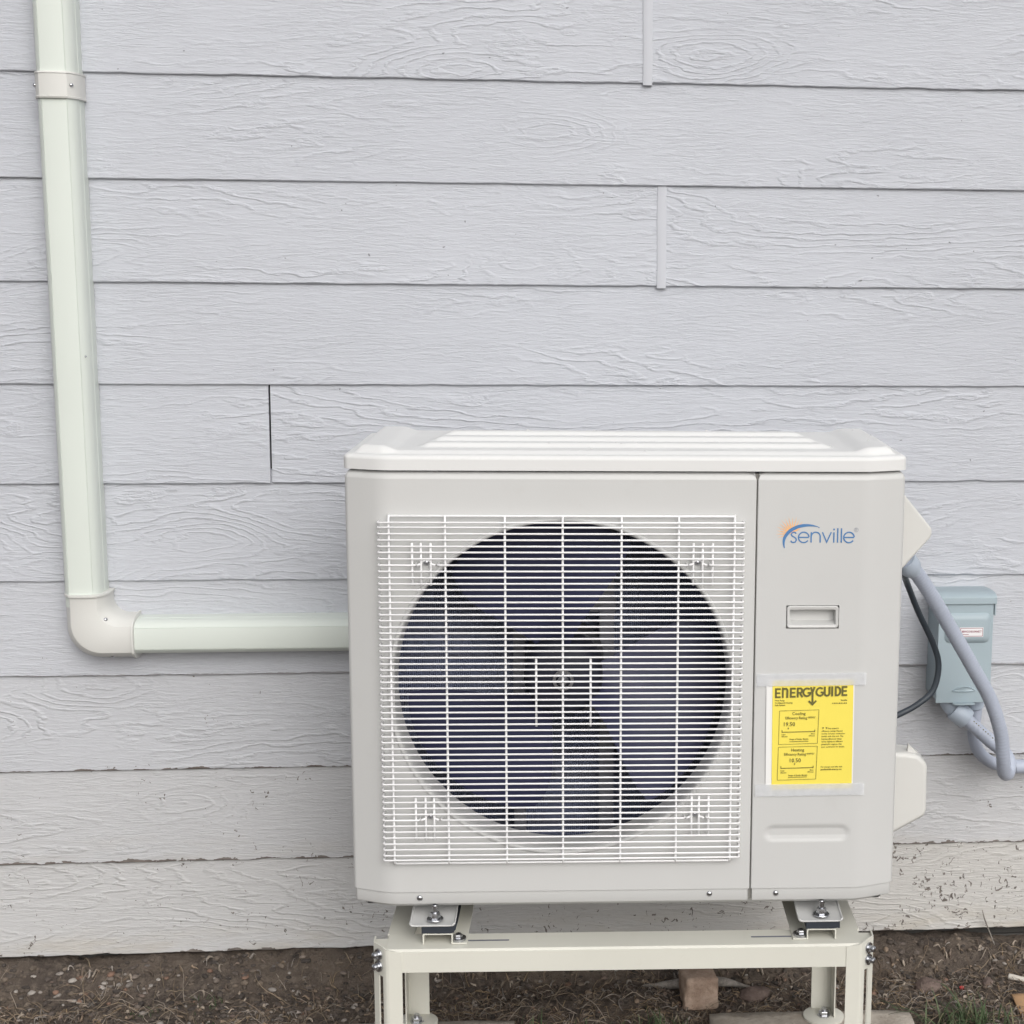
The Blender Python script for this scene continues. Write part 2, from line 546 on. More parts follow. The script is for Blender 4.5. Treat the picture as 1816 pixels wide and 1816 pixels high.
# ------------------------------------------------------------------ house wall
wall = tag(empty('house_wall', (0, 0, 0)), 'light grey painted wood-grain lap siding wall of the house', 'wall')
WX0, WX1 = -3.2, 3.2
mb = MB().box(WX0, WX1, 0.026, 0.12, 0.02, 3.25)
mb.build('sheathing', 'sheathing_dark', wall)
mb = MB().box(WX0, WX1, 0.020, 0.16, -0.35, 0.019)
mb.build('foundation', 'shaded_foundation', wall)

EXPO = 0.178
rows = {0: (1.6419, 1.6430), 1: (1.4631, 1.4662), 2: (1.2856, 1.2880), 3: (1.1065, 1.1078), 4: (0.9286, 0.9300),
        5: (0.7516, 0.7509), 6: (0.5757, 0.5742), 7: (0.3961, 0.3960), 8: (0.2185, 0.2180), 9: (0.0385, 0.0415)}
rng = random.Random(4)

def board(row, x0, x1, seed, wear, ragged, zoff=0.0):
    zl, zr = rows[row] if row in rows else (1.6425 - EXPO * row, 1.6425 - EXPO * row)
    slope = (zr - zl) / 1.78
    n = max(2, int((x1 - x0) / 0.006))
    H = EXPO + 0.024
    lev = [0.0, 0.0016, 0.006, 0.05, 0.12, H]
    mb = MB()
    zc = zl + (x0 + 0.9) * slope
    for i in range(n + 1):
        x = (x1 - x0) * i / n
        zz = slope * x
        q = Vector((x * 24 + seed * 13, seed * 3.1, 0.3))
        chip = ragged * (0.0012 * noise.noise(q) + 0.0045 * max(0.0, noise.noise(q * 0.45 + Vector((9, 1, 0))) - 0.28) + 0.0035 * max(0.0, noise.noise(q * 2.3) - 0.35))
        ych = ragged * 0.0015 * noise.noise(q * 1.7 + Vector((3, 3, 3)))
        warp = 0.0009 * noise.noise(Vector((x * 1.3 + seed, seed, 2)))
        end = 0.0
        mb.v.append((x, 0.0080, zz + chip))
        for j, l in enumerate(lev):
            y = 0.0062 * l / EXPO
            zv = l
            if j == 0: y += 0.0014; zv = chip
            elif j == 1: zv = l + chip * 0.9; y += ych * 0.5
            elif j == 2: zv = max(l, l * 0.6 + chip); y += ych * 0.3
            mb.v.append((x, y + warp, zz + zv))
        mb.v.append((x, 0.0180, zz + H))
    k = len(lev) + 2
    for i in range(n):
        for j in range(k - 1):
            a = i * k + j
            mb.f.append((a, a + k, a + k + 1, a + 1))
    mb.f.append(tuple(range(k - 1, -1, -1)))
    mb.f.append(tuple(n * k + j for j in range(k)))
    o = mb.build('siding_board', 'siding_worn' if row >= 5 else 'siding', wall, loc=(x0, 0.0, zc + zoff), recalc=False)
    me = o.data
    me.polygons.foreach_set('use_smooth', [True] * len(me.polygons))
    me.set_sharp_from_angle(angle=R(25))
    o['seed'] = float(seed); o['wear'] = float(wear[0]); o['wear_right'] = float(wear[1])
    return o

# row: list of (x0, x1, wear, ragged)
layout = {
    -8: [(WX0, 0.6), (0.603, WX1)], -7: [(WX0, -0.9), (-0.897, WX1)], -6: [(WX0, 1.3), (1.303, WX1)], -5: [(WX0, -0.2), (-0.197, WX1)],
    -4: [(WX0, 1.7), (1.703, WX1)], -3: [(WX0, -1.4), (-1.397, WX1)], -2: [(WX0, 0.9), (0.903, WX1)], -1: [(WX0, -0.6), (-0.597, WX1)],
    0: [(WX0, 0.2025), (0.2055, WX1)], 1: [(WX0, -1.7), (-1.697, 1.6), (1.603, WX1)], 2: [(WX0, 0.2295), (0.2325, WX1)],
    3: [(WX0, -1.3), (-1.297, 2.0), (2.003, WX1)], 4: [(WX0, -0.4725), (-0.4690, WX1)], 5: [(WX0, 1.35), (1.353, WX1)],
    6: [(WX0, -1.8), (-1.797, 1.5), (1.503, WX1)], 7: [(WX0, 0.10), (0.103, WX1)], 8: [(WX0, -1.4), (-1.397, 1.9), (1.903, WX1)],
    9: [(WX0, WX1)]}
wear_of = {5: 0.10, 6: 0.20, 7: 0.34, 8: 0.50, 9: 0.62}
rag_of = {0: 0.9, 1: 0.35, 2: 0.6, 3: 0.7, 4: 0.7, 5: 0.9, 6: 0.9, 7: 0.35, 8: 1.5, 9: 1.9}
sd = 1
for rw, spans in layout.items():
    for (a, b) in spans:
        w = wear_of.get(rw, 0.0)
        wr = {9: 1.0, 8: 0.30, 7: 0.42}.get(rw, w)
        board(rw, a, b, sd * 1.37 + 0.2, (w, wr), rag_of.get(rw, 0.5))
        sd += 1

# metal joiners over two butt joints
for (xc, rw) in ((0.2035, 0), (0.2310, 2)):
    zb = 0.5 * (rows[rw][0] + rows[rw][1])
    mb = MB()
    prof = [(-0.0085, 0.004), (-0.0083, -0.0014), (-0.0070, -0.0020), (0.0070, -0.0020), (0.0083, -0.0014), (0.0085, 0.004)]
    zs = [-0.0035, -0.002, 0.06, 0.12, EXPO + 0.002]
    for z in zs:
        for (u, y) in prof:
            lean = 0.0062 * max(0, z) / EXPO
            mb.v.append((u + 0.0004 * math.sin(z * 40), y + lean, z))
    k = len(prof)
    mb.f = [(i * k + j, i * k + j + 1, (i + 1) * k + j + 1, (i + 1) * k + j) for i in range(len(zs) - 1) for j in range(k - 1)] + [tuple(range(k))]
    o = mb.build('joint_strip', 'strip_paint', wall, loc=(xc, 0, zb), smooth=True, auto=40)
    pass

# ------------------------------------------------------------------ line-set duct on the wall
duct = tag(empty('line_set_cover', (-0.7952, 0.0, 0.63)), 'off-white plastic duct running down the siding and turning right behind the outdoor unit', 'duct')
DO = Vector((-0.7952, 0.0, 0.63))
# cross-section: (across -1..1, out from wall)
SEC = [(-1.0, 0.0), (-1.0, 0.026), (-0.97, 0.028), (-0.965, 0.034), (-0.93, 0.041), (-0.86, 0.048), (-0.76, 0.0535), (-0.62, 0.0575), (-0.605, 0.0567), (-0.59, 0.0580), (-0.3, 0.0592),
       (0.3, 0.0592), (0.59, 0.0580), (0.605, 0.0567), (0.62, 0.0575), (0.76, 0.0535), (0.86, 0.048), (0.93, 0.041), (0.965, 0.034), (0.97, 0.028), (1.0, 0.026), (1.0, 0.0)]
ESEC = [(-1.0, 0.0), (-1.0, 0.026), (-0.93, 0.040), (-0.80, 0.052), (-0.62, 0.0595), (-0.3, 0.0625), (0.3, 0.0625), (0.62, 0.0595), (0.80, 0.052), (0.93, 0.040), (1.0, 0.026), (1.0, 0.0)]

def sweep(stations, sec, caps=True):
    """stations: (edge a (x,z), edge b (x,z), depth scale)"""
    mb = MB()
    k = len(sec)
    for (a, b, ds) in stations:
        a = Vector(a); b = Vector(b)
        for (u, d) in sec:
            q = a.lerp(b, (u + 1) / 2)
            mb.v.append((q.x - DO.x, 0.004 - d * ds - DO.y, q.y - DO.z))
    n = len(stations)
    mb.f = [(i * k + j, i * k + j + 1, (i + 1) * k + j + 1, (i + 1) * k + j) for i in range(n - 1) for j in range(k - 1)]
    if caps: mb.f += [tuple(range(k)), tuple((n - 1) * k + j for j in range(k))]
    return mb

hw = 0.0340
xv = -0.7985
def lean(x, z): return x - 0.0033 * (z - 0.72)          # the run leans very slightly
sweep([((lean(xv - hw, z), z), (lean(xv + hw, z), z), 1) for z in (1.62, 3.10)], SEC).build('duct_section', 'duct_plastic', duct, smooth=True, auto=24)
sweep([((lean(xv - hw, z), z), (lean(xv + hw, z), z), 1) for z in (0.715, 1.6195)], SEC).build('duct_section', 'duct_plastic', duct, smooth=True, auto=24)
cw = hw + 0.0030
mbc = sweep([((xv - cw - 0.001, 1.5925), (xv + cw + 0.001, 1.5925), 1.03), ((xv - cw - 0.001, 1.5955), (xv + cw + 0.001, 1.5955), 1.05), ((xv - cw, 1.5965), (xv + cw, 1.5965), 1.03), ((xv - cw, 1.6325), (xv + cw, 1.6325), 1.03),
             ((xv - cw - 0.001, 1.6335), (xv + cw + 0.001, 1.6335), 1.05), ((xv - cw - 0.001, 1.6365), (xv + cw + 0.001, 1.6365), 1.03)], ESEC)
mbc.v = [(v[0] - 0.0030, v[1], v[2]) for v in mbc.v]
coup = mbc.build('coupling', 'duct_fitting', duct, smooth=True, auto=24)
# horizontal run
zh = 0.6568
sweep([((-0.72, zh - 0.0322), (-0.72, zh + 0.0322), 1), ((0.12, zh - 0.0322), (0.12, zh + 0.0322), 1)], SEC).build('duct_section', 'duct_plastic', duct, smooth=True, auto=24)
# elbow with inner and outer fillets
st = []
xo, xi, zo, zi = -0.8320, -0.7570, 0.6180, 0.6945
for (dz, e_, ds) in ((0.7385, 0.0016, 1.0), (0.7380, 0.0022, 1.06), (0.7345, 0.0022, 1.06), (0.7335, 0.0002, 1.005), (0.7320, 0.0, 1.0)):
    st.append(((xo - e_, dz), (xi + e_, dz), ds))
for i in range(13):
    t = R(90 * i / 12)
    st.append(((xo + 0.058 - 0.058 * math.cos(t), zo + 0.058 - 0.058 * math.sin(t)), (xi + 0.028 - 0.028 * math.cos(t), zi + 0.028 - 0.028 * math.sin(t)), 1.0))
for (dx, e_, ds) in ((-0.7165, 0.0, 1.0), (-0.7150, 0.0002, 1.005), (-0.7140, 0.0022, 1.06), (-0.7105, 0.0022, 1.06), (-0.7100, 0.0016, 1.0)):
    st.append(((dx, zo - e_), (dx, zi + e_), ds))
elb = sweep(st, ESEC).build('elbow', 'duct_fitting', duct, smooth=True, auto=30)
# screws
def screw(parent, loc, direction, r=0.0035, name='screw', mat='zinc', base=(0, 0, 0)):
    mbs = MB().lathe([(0.0001, 0.0022), (r * 0.35, 0.0021), (r * 0.75, 0.0016), (r, 0.0004), (r, -0.002)], 12, 'z')
    o = mbs.build(name, mat, parent, smooth=True)
    o.location = Vector(loc) - Vector(base)
    o.rotation_euler = Vector(direction).to_track_quat('Z', 'Y').to_euler()
    return o
screw(duct, (-0.7725, -0.0520, 1.6145), (0.55, -0.8, 0), 0.0034, base=DO)
screw(duct, (-0.8365, -0.040, 1.6145), (-0.8, -0.6, 0), 0.0034, base=DO)
screw(duct, (-0.7585, -0.0515, 0.6930), (0.5, -0.7, 0.5), 0.0036, base=DO)
screw(duct, (-0.7520, -0.044, 0.6245), (0.0, -0.6, -0.8), 0.0034, base=DO)
screw(duct, (-0.7720, -0.0480, 1.1586), (0.4, -0.9, 0), 0.0018, base=DO)

# ------------------------------------------------------------------ outdoor unit
UYAW = -0.03692
UO = Vector((0.1409, -0.5210, 0.315))
unit = tag(empty('heat_pump_unit', UO, UYAW), 'off-white outdoor heat pump unit with a round fan behind a white wire grille', 'heat pump')
ZB = UO.z
def up_z(mb):
    mb.v = [(v[0], v[1], v[2] - ZB) for v in mb.v]
    return mb
def ub(mb, name, mat, parent=None, **kw):
    return up_z(mb).build(name, mat, parent or unit, **kw)

HWX = 0.4225
YF = -0.022
FX = 0.366
REAR = 0.30
FC = (-0.098, 0.6895)
FR = 0.2595
lev = [(0.3455, 0.0035), (0.3470, 0.0026), (0.3652, 0.0026), (0.3660, 0.0), (0.3668, 0.0), (1.0097, 0.0), (1.0105, 0.0), (1.0165, 0.0028), (1.0205, 0.0075), (1.0210, 0.010)]

def loft_panel(path, skip_seg=None):
    mb = MB()
    k = len(path)
    for (z, ins) in lev:
        for (x, y) in offset_path(path, ins):
            mb.v.append((x, y, z))
    for i in range(len(lev) - 1):
        for j in range(k - 1):
            if skip_seg is not None and i == 4 and j == skip_seg: continue
            mb.f.append((i * k + j, i * k + j + 1, (i + 1) * k + j + 1, (i + 1) * k + j))
    return mb

def flat_seg(path):
    best = 0; bi = 0
    for i in range(len(path) - 1):
        if abs(path[i][1] - YF) < 1e-4 and abs(path[i + 1][1] - YF) < 1e-4:
            d = path[i + 1][0] - path[i][0]
            if d > best: best = d; bi = i
    return bi

# front panel with the round fan opening
pl = fillet([(-HWX, REAR), (-HWX, 0.0), (-FX, YF), (0.1930, YF), (0.1930, -0.004)], [0, 0.009, 0.08, 0.0018, 0], 8)
si = flat_seg(pl)
mb = loft_panel(pl, si)
xa, xb = pl[si][0], pl[si + 1][0]
za, zb = 0.3668, 1.0097
angs = sorted(set([2 * math.pi * i / 144 for i in range(144)] + [math.atan2(z - FC[1], x - FC[0]) % (2 * math.pi) for x in (xa, xb) for z in (za, zb)]))
inner = []; outer = []
for a in angs:
    c, s_ = math.cos(a), math.sin(a)
    inner.append((FC[0] + FR * c, YF, FC[1] + FR * s_))
    tt = []
    if c > 1e-9: tt.append((xb - FC[0]) / c)
    if c < -1e-9: tt.append((xa - FC[0]) / c)
    if s_ > 1e-9: tt.append((zb - FC[1]) / s_)
    if s_ < -1e-9: tt.append((za - FC[1]) / s_)
    t = min(tt)
    outer.append((FC[0] + t * c, YF, FC[1] + t * s_))
k = len(angs)
mb.add(inner + outer, [(i, (i + 1) % k, k + (i + 1) % k, k + i) for i in range(k)])
front = ub(mb, 'front_panel', 'unit_paint', smooth=True, auto=35, recalc=True)

# service panel: fine grid with a hole for the recessed handle and a pressed pill-shaped dent
pr_ = fillet([(0.1950, -0.004), (0.1950, YF), (FX, YF), (HWX, 0.0), (HWX, REAR)], [0, 0.0018, 0.08, 0.009, 0], 8)
si = flat_seg(pr_)
mb = loft_panel(pr_, si)
xa, xb = pr_[si][0], pr_[si + 1][0]
HX0, HX1, HZ0, HZ1 = 0.2415, 0.3225, 0.7820, 0.8180
xs = sorted(set([xa, xb, HX0, HX1] + [xa + (xb - xa) * i / 44 for i in range(45)]))
zs = sorted(set([za, zb, HZ0, HZ1] + [za + (zb - za) * i / 60 for i in range(61)] + [0.435 + 0.042 * i / 20 for i in range(21)]))
def dent(x, z):
    cx, cz, hl, hr = 0.2810, 0.4555, 0.0530, 0.0135
    dx = max(0.0, abs(x - cx) - hl)
    d = math.hypot(dx, z - cz) / hr
    return 0.0026 * smooth01((1.12 - d) / 0.65) * (1.0 if z > cz - 0.004 else 0.75)
b = len(mb.v)
for z in zs:
    for x in xs:
        mb.v.append((x, YF + dent(x, z), z))
kx = len(xs)
for j in range(len(zs) - 1):
    for i in range(kx - 1):
        if xs[i] >= HX0 - 1e-6 and xs[i + 1] <= HX1 + 1e-6 and zs[j] >= HZ0 - 1e-6 and zs[j + 1] <= HZ1 + 1e-6: continue
        a = b + j * kx + i
        mb.f.append((a, a + 1, a + kx + 1, a + kx))
serv = ub(mb, 'service_panel', 'unit_paint', smooth=True, auto=35)
serv['label'] = 'right-hand service panel with logo and recessed handle'

# recessed handle
mb = MB()
def rrect(x0, x1, z0, z1, r, n=5):
    pts = []
    for (cx, cz, a0) in ((x1 - r, z1 - r, 0), (x0 + r, z1 - r, 90), (x0 + r, z0 + r, 180), (x1 - r, z0 + r, 270)):
        for i in range(n + 1):
            a = R(a0 + 90 * i / n)
            pts.append((cx + r * math.cos(a), cz + r * math.sin(a)))
    return pts
rings = [(rrect(HX0 + 0.0007, HX1 - 0.0007, HZ0 + 0.0007, HZ1 - 0.0007, 0.0045), YF + 0.004), (rrect(HX0 + 0.0009, HX1 - 0.0009, HZ0 + 0.0009, HZ1 - 0.0009, 0.0045), YF - 0.0008),
         (rrect(HX0 + 0.0022, HX1 - 0.0022, HZ0 + 0.0022, HZ1 - 0.0022, 0.004), YF - 0.0022), (rrect(HX0 + 0.0052, HX1 - 0.0052, HZ0 + 0.0055, HZ1 - 0.0062, 0.0025), YF - 0.0012),
         (rrect(HX0 + 0.0058, HX1 - 0.0058, HZ0 + 0.0070, HZ1 - 0.0066, 0.0022), YF + 0.004), (rrect(HX0 + 0.0062, HX1 - 0.0062, HZ0 + 0.0095, HZ1 - 0.0068, 0.002), YF + 0.016)]
k = len(rings[0][0])
for pts, y in rings:
    mb.v += [(x, y, z) for x, z in pts]
for i in range(len(rings) - 1):
    for j in range(k):
        mb.f.append((i * k + j, i * k + (j + 1) % k, (i + 1) * k + (j + 1) % k, (i + 1) * k + j))
mb.f.append(tuple((len(rings) - 1) * k + j for j in range(k)))
ub(mb, 'handle', 'handle_plastic', smooth=True, auto=40)
mb = MB()
ro, ri = rrect(HX0 - 0.0004, HX1 + 0.0004, HZ0 - 0.0004, HZ1 + 0.0004, 0.005), rrect(HX0 - 0.004, HX1 + 0.004, HZ0 - 0.004, HZ1 + 0.004, 0.005)
mb.v = [(x, YF + 0.0035, z) for x, z in ro] + [(x, YF + 0.0035, z) for x, z in ri]
mb.f = [(j, (j + 1) % k, k + (j + 1) % k, k + j) for j in range(k)]
mb.add([(HX0, YF + 0.0045, HZ0), (HX1, YF + 0.0045, HZ0), (HX1, YF + 0.0045, HZ0 + 0.004), (HX0, YF + 0.0045, HZ0 + 0.004)], [(0, 1, 2, 3)])
ub(mb, 'handle_groove_shade', 'groove_dark')  # flat dark ring and strip paint the shade of the groove around the handle

ub(MB().box(0.1880, 0.2000, -0.0165, -0.0120, 0.3475, 1.0190), 'seam_strip', 'groove_dark')

# lid
full = fillet([(0.0, YF), (FX, YF), (HWX, 0.0), (HWX, REAR), (-HWX, REAR), (-HWX, 0.0), (-FX, YF), (-0.001, YF)], [0, 0.08, 0.012, 0.03, 0.03, 0.012, 0.08, 0], 8)
full = full[:-1]
lidlev = [(1.0250, 0.030), (1.0250, 0.0035), (1.0228, 0.0012), (1.0232, -0.0012), (1.0238, -0.0012), (1.0388, -0.0012), (1.0395, -0.0012), (1.0425, 0.0), (1.0448, 0.0030), (1.0455, 0.0070), (1.0455, 0.0120)]
mb = MB()
k = len(full)
for z, ins in lidlev:
    mb.v += [(x, y, z) for x, y in offset_path(full, ins, True)]
mb.f = [(i * k + j, i * k + (j + 1) % k, (i + 1) * k + (j + 1) % k, (i + 1) * k + j) for i in range(len(lidlev) - 1) for j in range(k)]
XL = HWX - 0.006
def yfront(x):
    ax = abs(x)
    return (YF + 0.006) if ax < FX else (YF + 0.006 + (ax - FX) / (HWX - FX) * 0.022 + 0.0035 * smooth01((ax - FX) / 0.05))
def yback(x):
    ax = abs(x)
    return REAR - 0.006 - (0.022 * ((ax - (XL - 0.028)) / 0.028) ** 2 if ax > XL - 0.028 else 0.0)
def lidh(x, y):
    d = min(XL - abs(x), y - yfront(x), yback(x) - y)
    rim = smooth01((d - 0.006) / 0.014)
    pad = smooth01((abs(x) - 0.340) / 0.026)
    ribs = 0.0
    for yc, half in ((0.055, 0.021), (0.135, 0.021), (0.215, 0.021)):
        e = 0.328 - 0.014 * (yc / 0.1)
        ribs = max(ribs, smooth01((half - abs(y - yc)) / 0.010) * smooth01((e - abs(x)) / 0.022))
    return 1.0452 + rim * (0.0120 * pad + (1 - pad) * (0.0055 + 0.0065 * ribs))
b = len(mb.v)
NX, NY = 168, 84
for i in range(NX + 1):
    x = -XL + 2 * XL * i / NX
    for j in range(NY + 1):
        y = yfront(x) + (yback(x) - yfront(x)) * j / NY
        mb.v.append((x, y, lidh(x, y)))
for i in range(NX):
    for j in range(NY):
        a = b + i * (NY + 1) + j
        mb.f.append((a, a + NY + 1, a + NY + 2, a + 1))
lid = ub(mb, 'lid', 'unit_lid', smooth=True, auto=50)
# rain drops left on the lid
g = NT('water'); M['water'] = g.out((0.66, 0.66, 0.65), 0.04, spec=0.7)
mb = MB()
for i in range(36):
    x = rng.gauss(0.12, 0.15); y = rng.uniform(0.0, 0.26)
    if abs(x) > 0.39: continue
    r = rng.choice((0.001, 0.0013, 0.0017, 0.0022, 0.0028))
    mb.lathe([(0.0001, r * 0.55), (r * 0.5, r * 0.47), (r * 0.85, r * 0.25), (r, 0.0)], 8, 'z', (x, y, lidh(x, y) + 0.0001))
o = ub(mb, 'water_drops', 'water', lid, smooth=True, recalc=False); o['kind'] = 'stuff'

# base pan under the cabinet
mb = MB()
inn = offset_path(full, 0.010, True)
k = len(inn)
mb.v = [(x, y, 0.347) for x, y in inn] + [(x, y, 0.336) for x, y in offset_path(full, 0.020, True)]
mb.f = [(j, (j + 1) % k, k + (j + 1) % k, k + j) for j in range(k)] + [tuple(k + j for j in range(k))]
ub(mb, 'base_pan', 'unit_paint')
# rear of the cabinet
mb = MB().box(-HWX + 0.004, HWX - 0.004, REAR - 0.004, REAR - 0.001, 0.347, 1.022)
ub(mb, 'rear_panel', 'unit_paint')

# bell mouth
mb = MB().lathe([(FR + 0.0045, 0.0), (FR + 0.004, -0.0022), (FR + 0.0022, -0.0036), (FR - 0.0008, -0.0030), (FR - 0.0028, 0.0), (FR - 0.0045, 0.012), (FR - 0.0055, 0.030), (FR - 0.006, 0.052)], 144, 'y', (FC[0], YF, FC[1]))
ub(mb, 'bell_mouth', 'unit_paint', smooth=True, recalc=False)

# interior
mb = MB()
x0, x1, y0, y1, z0, z1 = -0.410, 0.186, 0.006, 0.272, 0.352, 1.012
vs_ = [(x0, y0, z0), (x1, y0, z0), (x1, y1, z0), (x0, y1, z0), (x0, y0, z1), (x1, y0, z1), (x1, y1, z1), (x0, y1, z1)]
mb.add(vs_, [(0, 1, 2, 3), (4, 7, 6, 5), (1, 5, 6, 2), (0, 3, 7, 4)])
ub(mb, 'dark_inner_box', 'dark_void', recalc=False)  # added box; the shade inside the cabinet is put into its dark colour
def coil_material():
    g = NT('coil_fins')
    co = g.coord()
    w = g.n('ShaderNodeTexWave', wave_type='BANDS', bands_direction='X')
    g.put(w.inputs['Vector'], co); w.inputs['Scale'].default_value = 90.0
    n = g.noise(co, 14, 4)
    w2 = g.n('ShaderNodeTexWave', wave_type='BANDS', bands_direction='Z')
    g.put(w2.inputs['Vector'], co); w2.inputs['Scale'].default_value = 7.5
    c = g.mix(g.ramp(n, 0.3, 0.7), (0.16, 0.185, 0.30), (0.23, 0.26, 0.38))
    c = g.mix(g.math('MULTIPLY', g.ramp(w2.outputs[0], 0.75, 1.0), 0.5), c, (0.16, 0.15, 0.16))
    M['coil'] = g.out(c, 0.5, g.bump(w.outputs[0], 0.002, 0.8), spec=0.4)
coil_material()
mb = MB().box(x0, x1, 0.250, 0.270, z0, z1)
ub(mb, 'coil', 'coil')

# motor bracket posts, motor
mb = MB()
for xc, w_ in ((-0.029, 0.012), (-0.1735, 0.0095)):
    mb.box(xc - w_, xc + w_, 0.196, 0.200, 0.352, 1.010)
    mb.box(xc + w_ - 0.003, xc + w_, 0.200, 0.222, 0.352, 1.010)
for zc in (0.60, 0.77):
    mb.box(-0.19, -0.014, 0.200, 0.206, zc - 0.012, zc + 0.012)
brk = ub(mb, 'motor_bracket', 'bracket_paint')
mb = MB().lathe([(0.0001, 0.125), (0.05, 0.126), (0.062, 0.134), (0.064, 0.15), (0.064, 0.194), (0.05, 0.199), (0.0001, 0.199)], 40, 'y', (FC[0], 0, FC[1] - 0.004))
ub(mb, 'motor', 'motor_paint', smooth=True, auto=40)

# fan
fz = FC[1] - 0.004
mb = MB().lathe([(0.0001, 0.040), (0.012, 0.040), (0.014, 0.043), (0.050, 0.046), (0.058, 0.052), (0.062, 0.064), (0.062, 0.120), (0.0001, 0.120)], 48, 'y', (FC[0], 0, fz))
paint('hub_plastic', (0.026, 0.028, 0.045), 0.55, 0.1, 9.0, spec=0.25)
hub = ub(mb, 'fan', 'hub_plastic', smooth=True, auto=40)
mb = MB().lathe([(0.0001, 0.026), (0.006, 0.026), (0.0105, 0.030), (0.0075, 0.0405)], 6, 'y', (FC[0], 0, fz))
mb.lathe([(0.0117, 0.0385), (0.0165, 0.0385), (0.0165, 0.0405)], 20, 'y', (FC[0], 0, fz))
ub(mb, 'nut', 'zinc', hub)
def blade_mesh(a_mid):
    mb = MB()
    NR, NA = 16, 16
    vv = []
    for side in (0, 1):
        for i in range(NR + 1):
            t = i / NR
            r = 0.055 + (0.251 - 0.055) * t
            lead = a_mid - (26 + 16 * t ** 1.1 + 6 * math.sin(t * math.pi))
            trail = a_mid + (28 + 22 * t - 18 * t ** 3)
            for j in range(NA + 1):
                s_ = j / NA
                a = R(lead + (trail - lead) * s_)
                rr = r - 0.012 * t * (abs(2 * s_ - 1) ** 3)
                y = 0.036 + 0.080 * s_ * (0.75 + 0.25 * t) + 0.012 * math.sin(s_ * math.pi) + side * 0.0032
                vv.append((FC[0] + rr * math.cos(a), y, fz + rr * math.sin(a)))
    n1 = (NR + 1) * (NA + 1)
    ff = []
    for side in (0, 1):
        for i in range(NR):
            for j in range(NA):
                a = side * n1 + i * (NA + 1) + j
                q = (a, a + 1, a + NA + 2, a + NA + 1)
                ff.append(q if side else q[::-1])
    edge = [i * (NA + 1) for i in range(NR + 1)] + [NR * (NA + 1) + j for j in range(1, NA + 1)] + [i * (NA + 1) + NA for i in range(NR - 1, -1, -1)]
    for a, b_ in zip(edge[:-1], edge[1:]):
        ff.append((a, b_, b_ + n1, a + n1))
    mb.add(vv, ff)
    return mb
for a in (-14, 106, 226):
    ub(blade_mesh(a), 'blade', 'fan_plastic', hub, smooth=True, auto=50)

# grille of welded wire
GL, GR_, GT, GB = -0.3712, 0.1755, 0.9470, 0.4232
YW = -0.0365
WR = 0.00148
def frame_wire(z):
    return MB().tube([(-0.3555, YF + 0.002, z), (-0.3545, YW + 0.010, z), (-0.352, YW + 0.006, z), (0.158, YW + 0.006, z), (0.1605, YW + 0.010, z), (0.1615, YF + 0.002, z)], 0.0018, 6)
grille = ub(frame_wire(0.9560), 'grille', 'wire_paint', smooth=True)
ub(frame_wire(0.4160), 'wire', 'wire_paint', grille, smooth=True)
zw = [GT, GT - 0.0074]
while len(zw) < 56: zw.append(zw[-1] - (GT - GB - 0.0148) / 54)
zw.append(GB)
tpl = None
def hwire(x0, x1, b0=True, b1=True):
    pts = []
    if b0: pts += [(x0 + 0.0020, YF + 0.004, 0), (x0 + 0.0008, YW + 0.006, 0), (x0 + 0.0012, YW + 0.0022, 0), (x0 + 0.0034, YW, 0)]
    else: pts += [(x0, YW, 0)]
    if b1: pts += [(x1 - 0.0034, YW, 0), (x1 - 0.0012, YW + 0.0022, 0), (x1 - 0.0008, YW + 0.006, 0), (x1 - 0.0020, YF + 0.004, 0)]
    else: pts += [(x1, YW, 0)]
    return MB().tube(pts, WR, 6)
for i, z in enumerate(zw):
    jit = rng.uniform(-0.00025, 0.00025)
    if i in (7, 49):
        for a, b_ in ((GL, -0.3140), (-0.2835, 0.0905), (0.1220, GR_)):
            hwire(a, b_).build('wire', 'wire_paint', grille, smooth=True, loc=(0, 0, z - ZB + jit))
        continue
    if tpl is None:
        tpl = hwire(GL, GR_).build('wire', 'wire_paint', grille, smooth=True, loc=(0, 0, z - ZB))
    else:
        copy_part(tpl, grille, loc=(0, 0, z - ZB + jit))
YV = YW + 0.0032
for x in (-0.3542, -0.2714, -0.1830, -0.0972, -0.0095, 0.0761, 0.1599):
    mb = MB().tube([(x, YW + 0.0062, 0.9575), (x, YW + 0.0045, 0.9520), (x, YV, 0.9465), (x, YV, 0.4235), (x, YW + 0.0045, 0.4190), (x, YW + 0.0062, 0.4150)], 0.0018, 6)
    ub(mb, 'wire', 'wire_paint', grille, smooth=True)
short = [(x, 0.9160, 0.8515) for x in (-0.3203, -0.3073, -0.2930)] + [(x, 0.9160, 0.8515) for x in (0.0982, 0.1122, 0.1273)] + \
        [(x, 0.5215, 0.4545) for x in (-0.3208, -0.3060, -0.2932)] + [(x, 0.5215, 0.4580) for x in (0.0999, 0.1113, 0.1261)] + [(-0.1373, 0.7400, 0.6335), (-0.0553, 0.7400, 0.6335)]
for x, z1_, z0_ in short:
    ub(MB().tube([(x, YV, z1_), (x, YV, z0_)], 0.0018, 6), 'wire', 'wire_paint', grille, smooth=True)
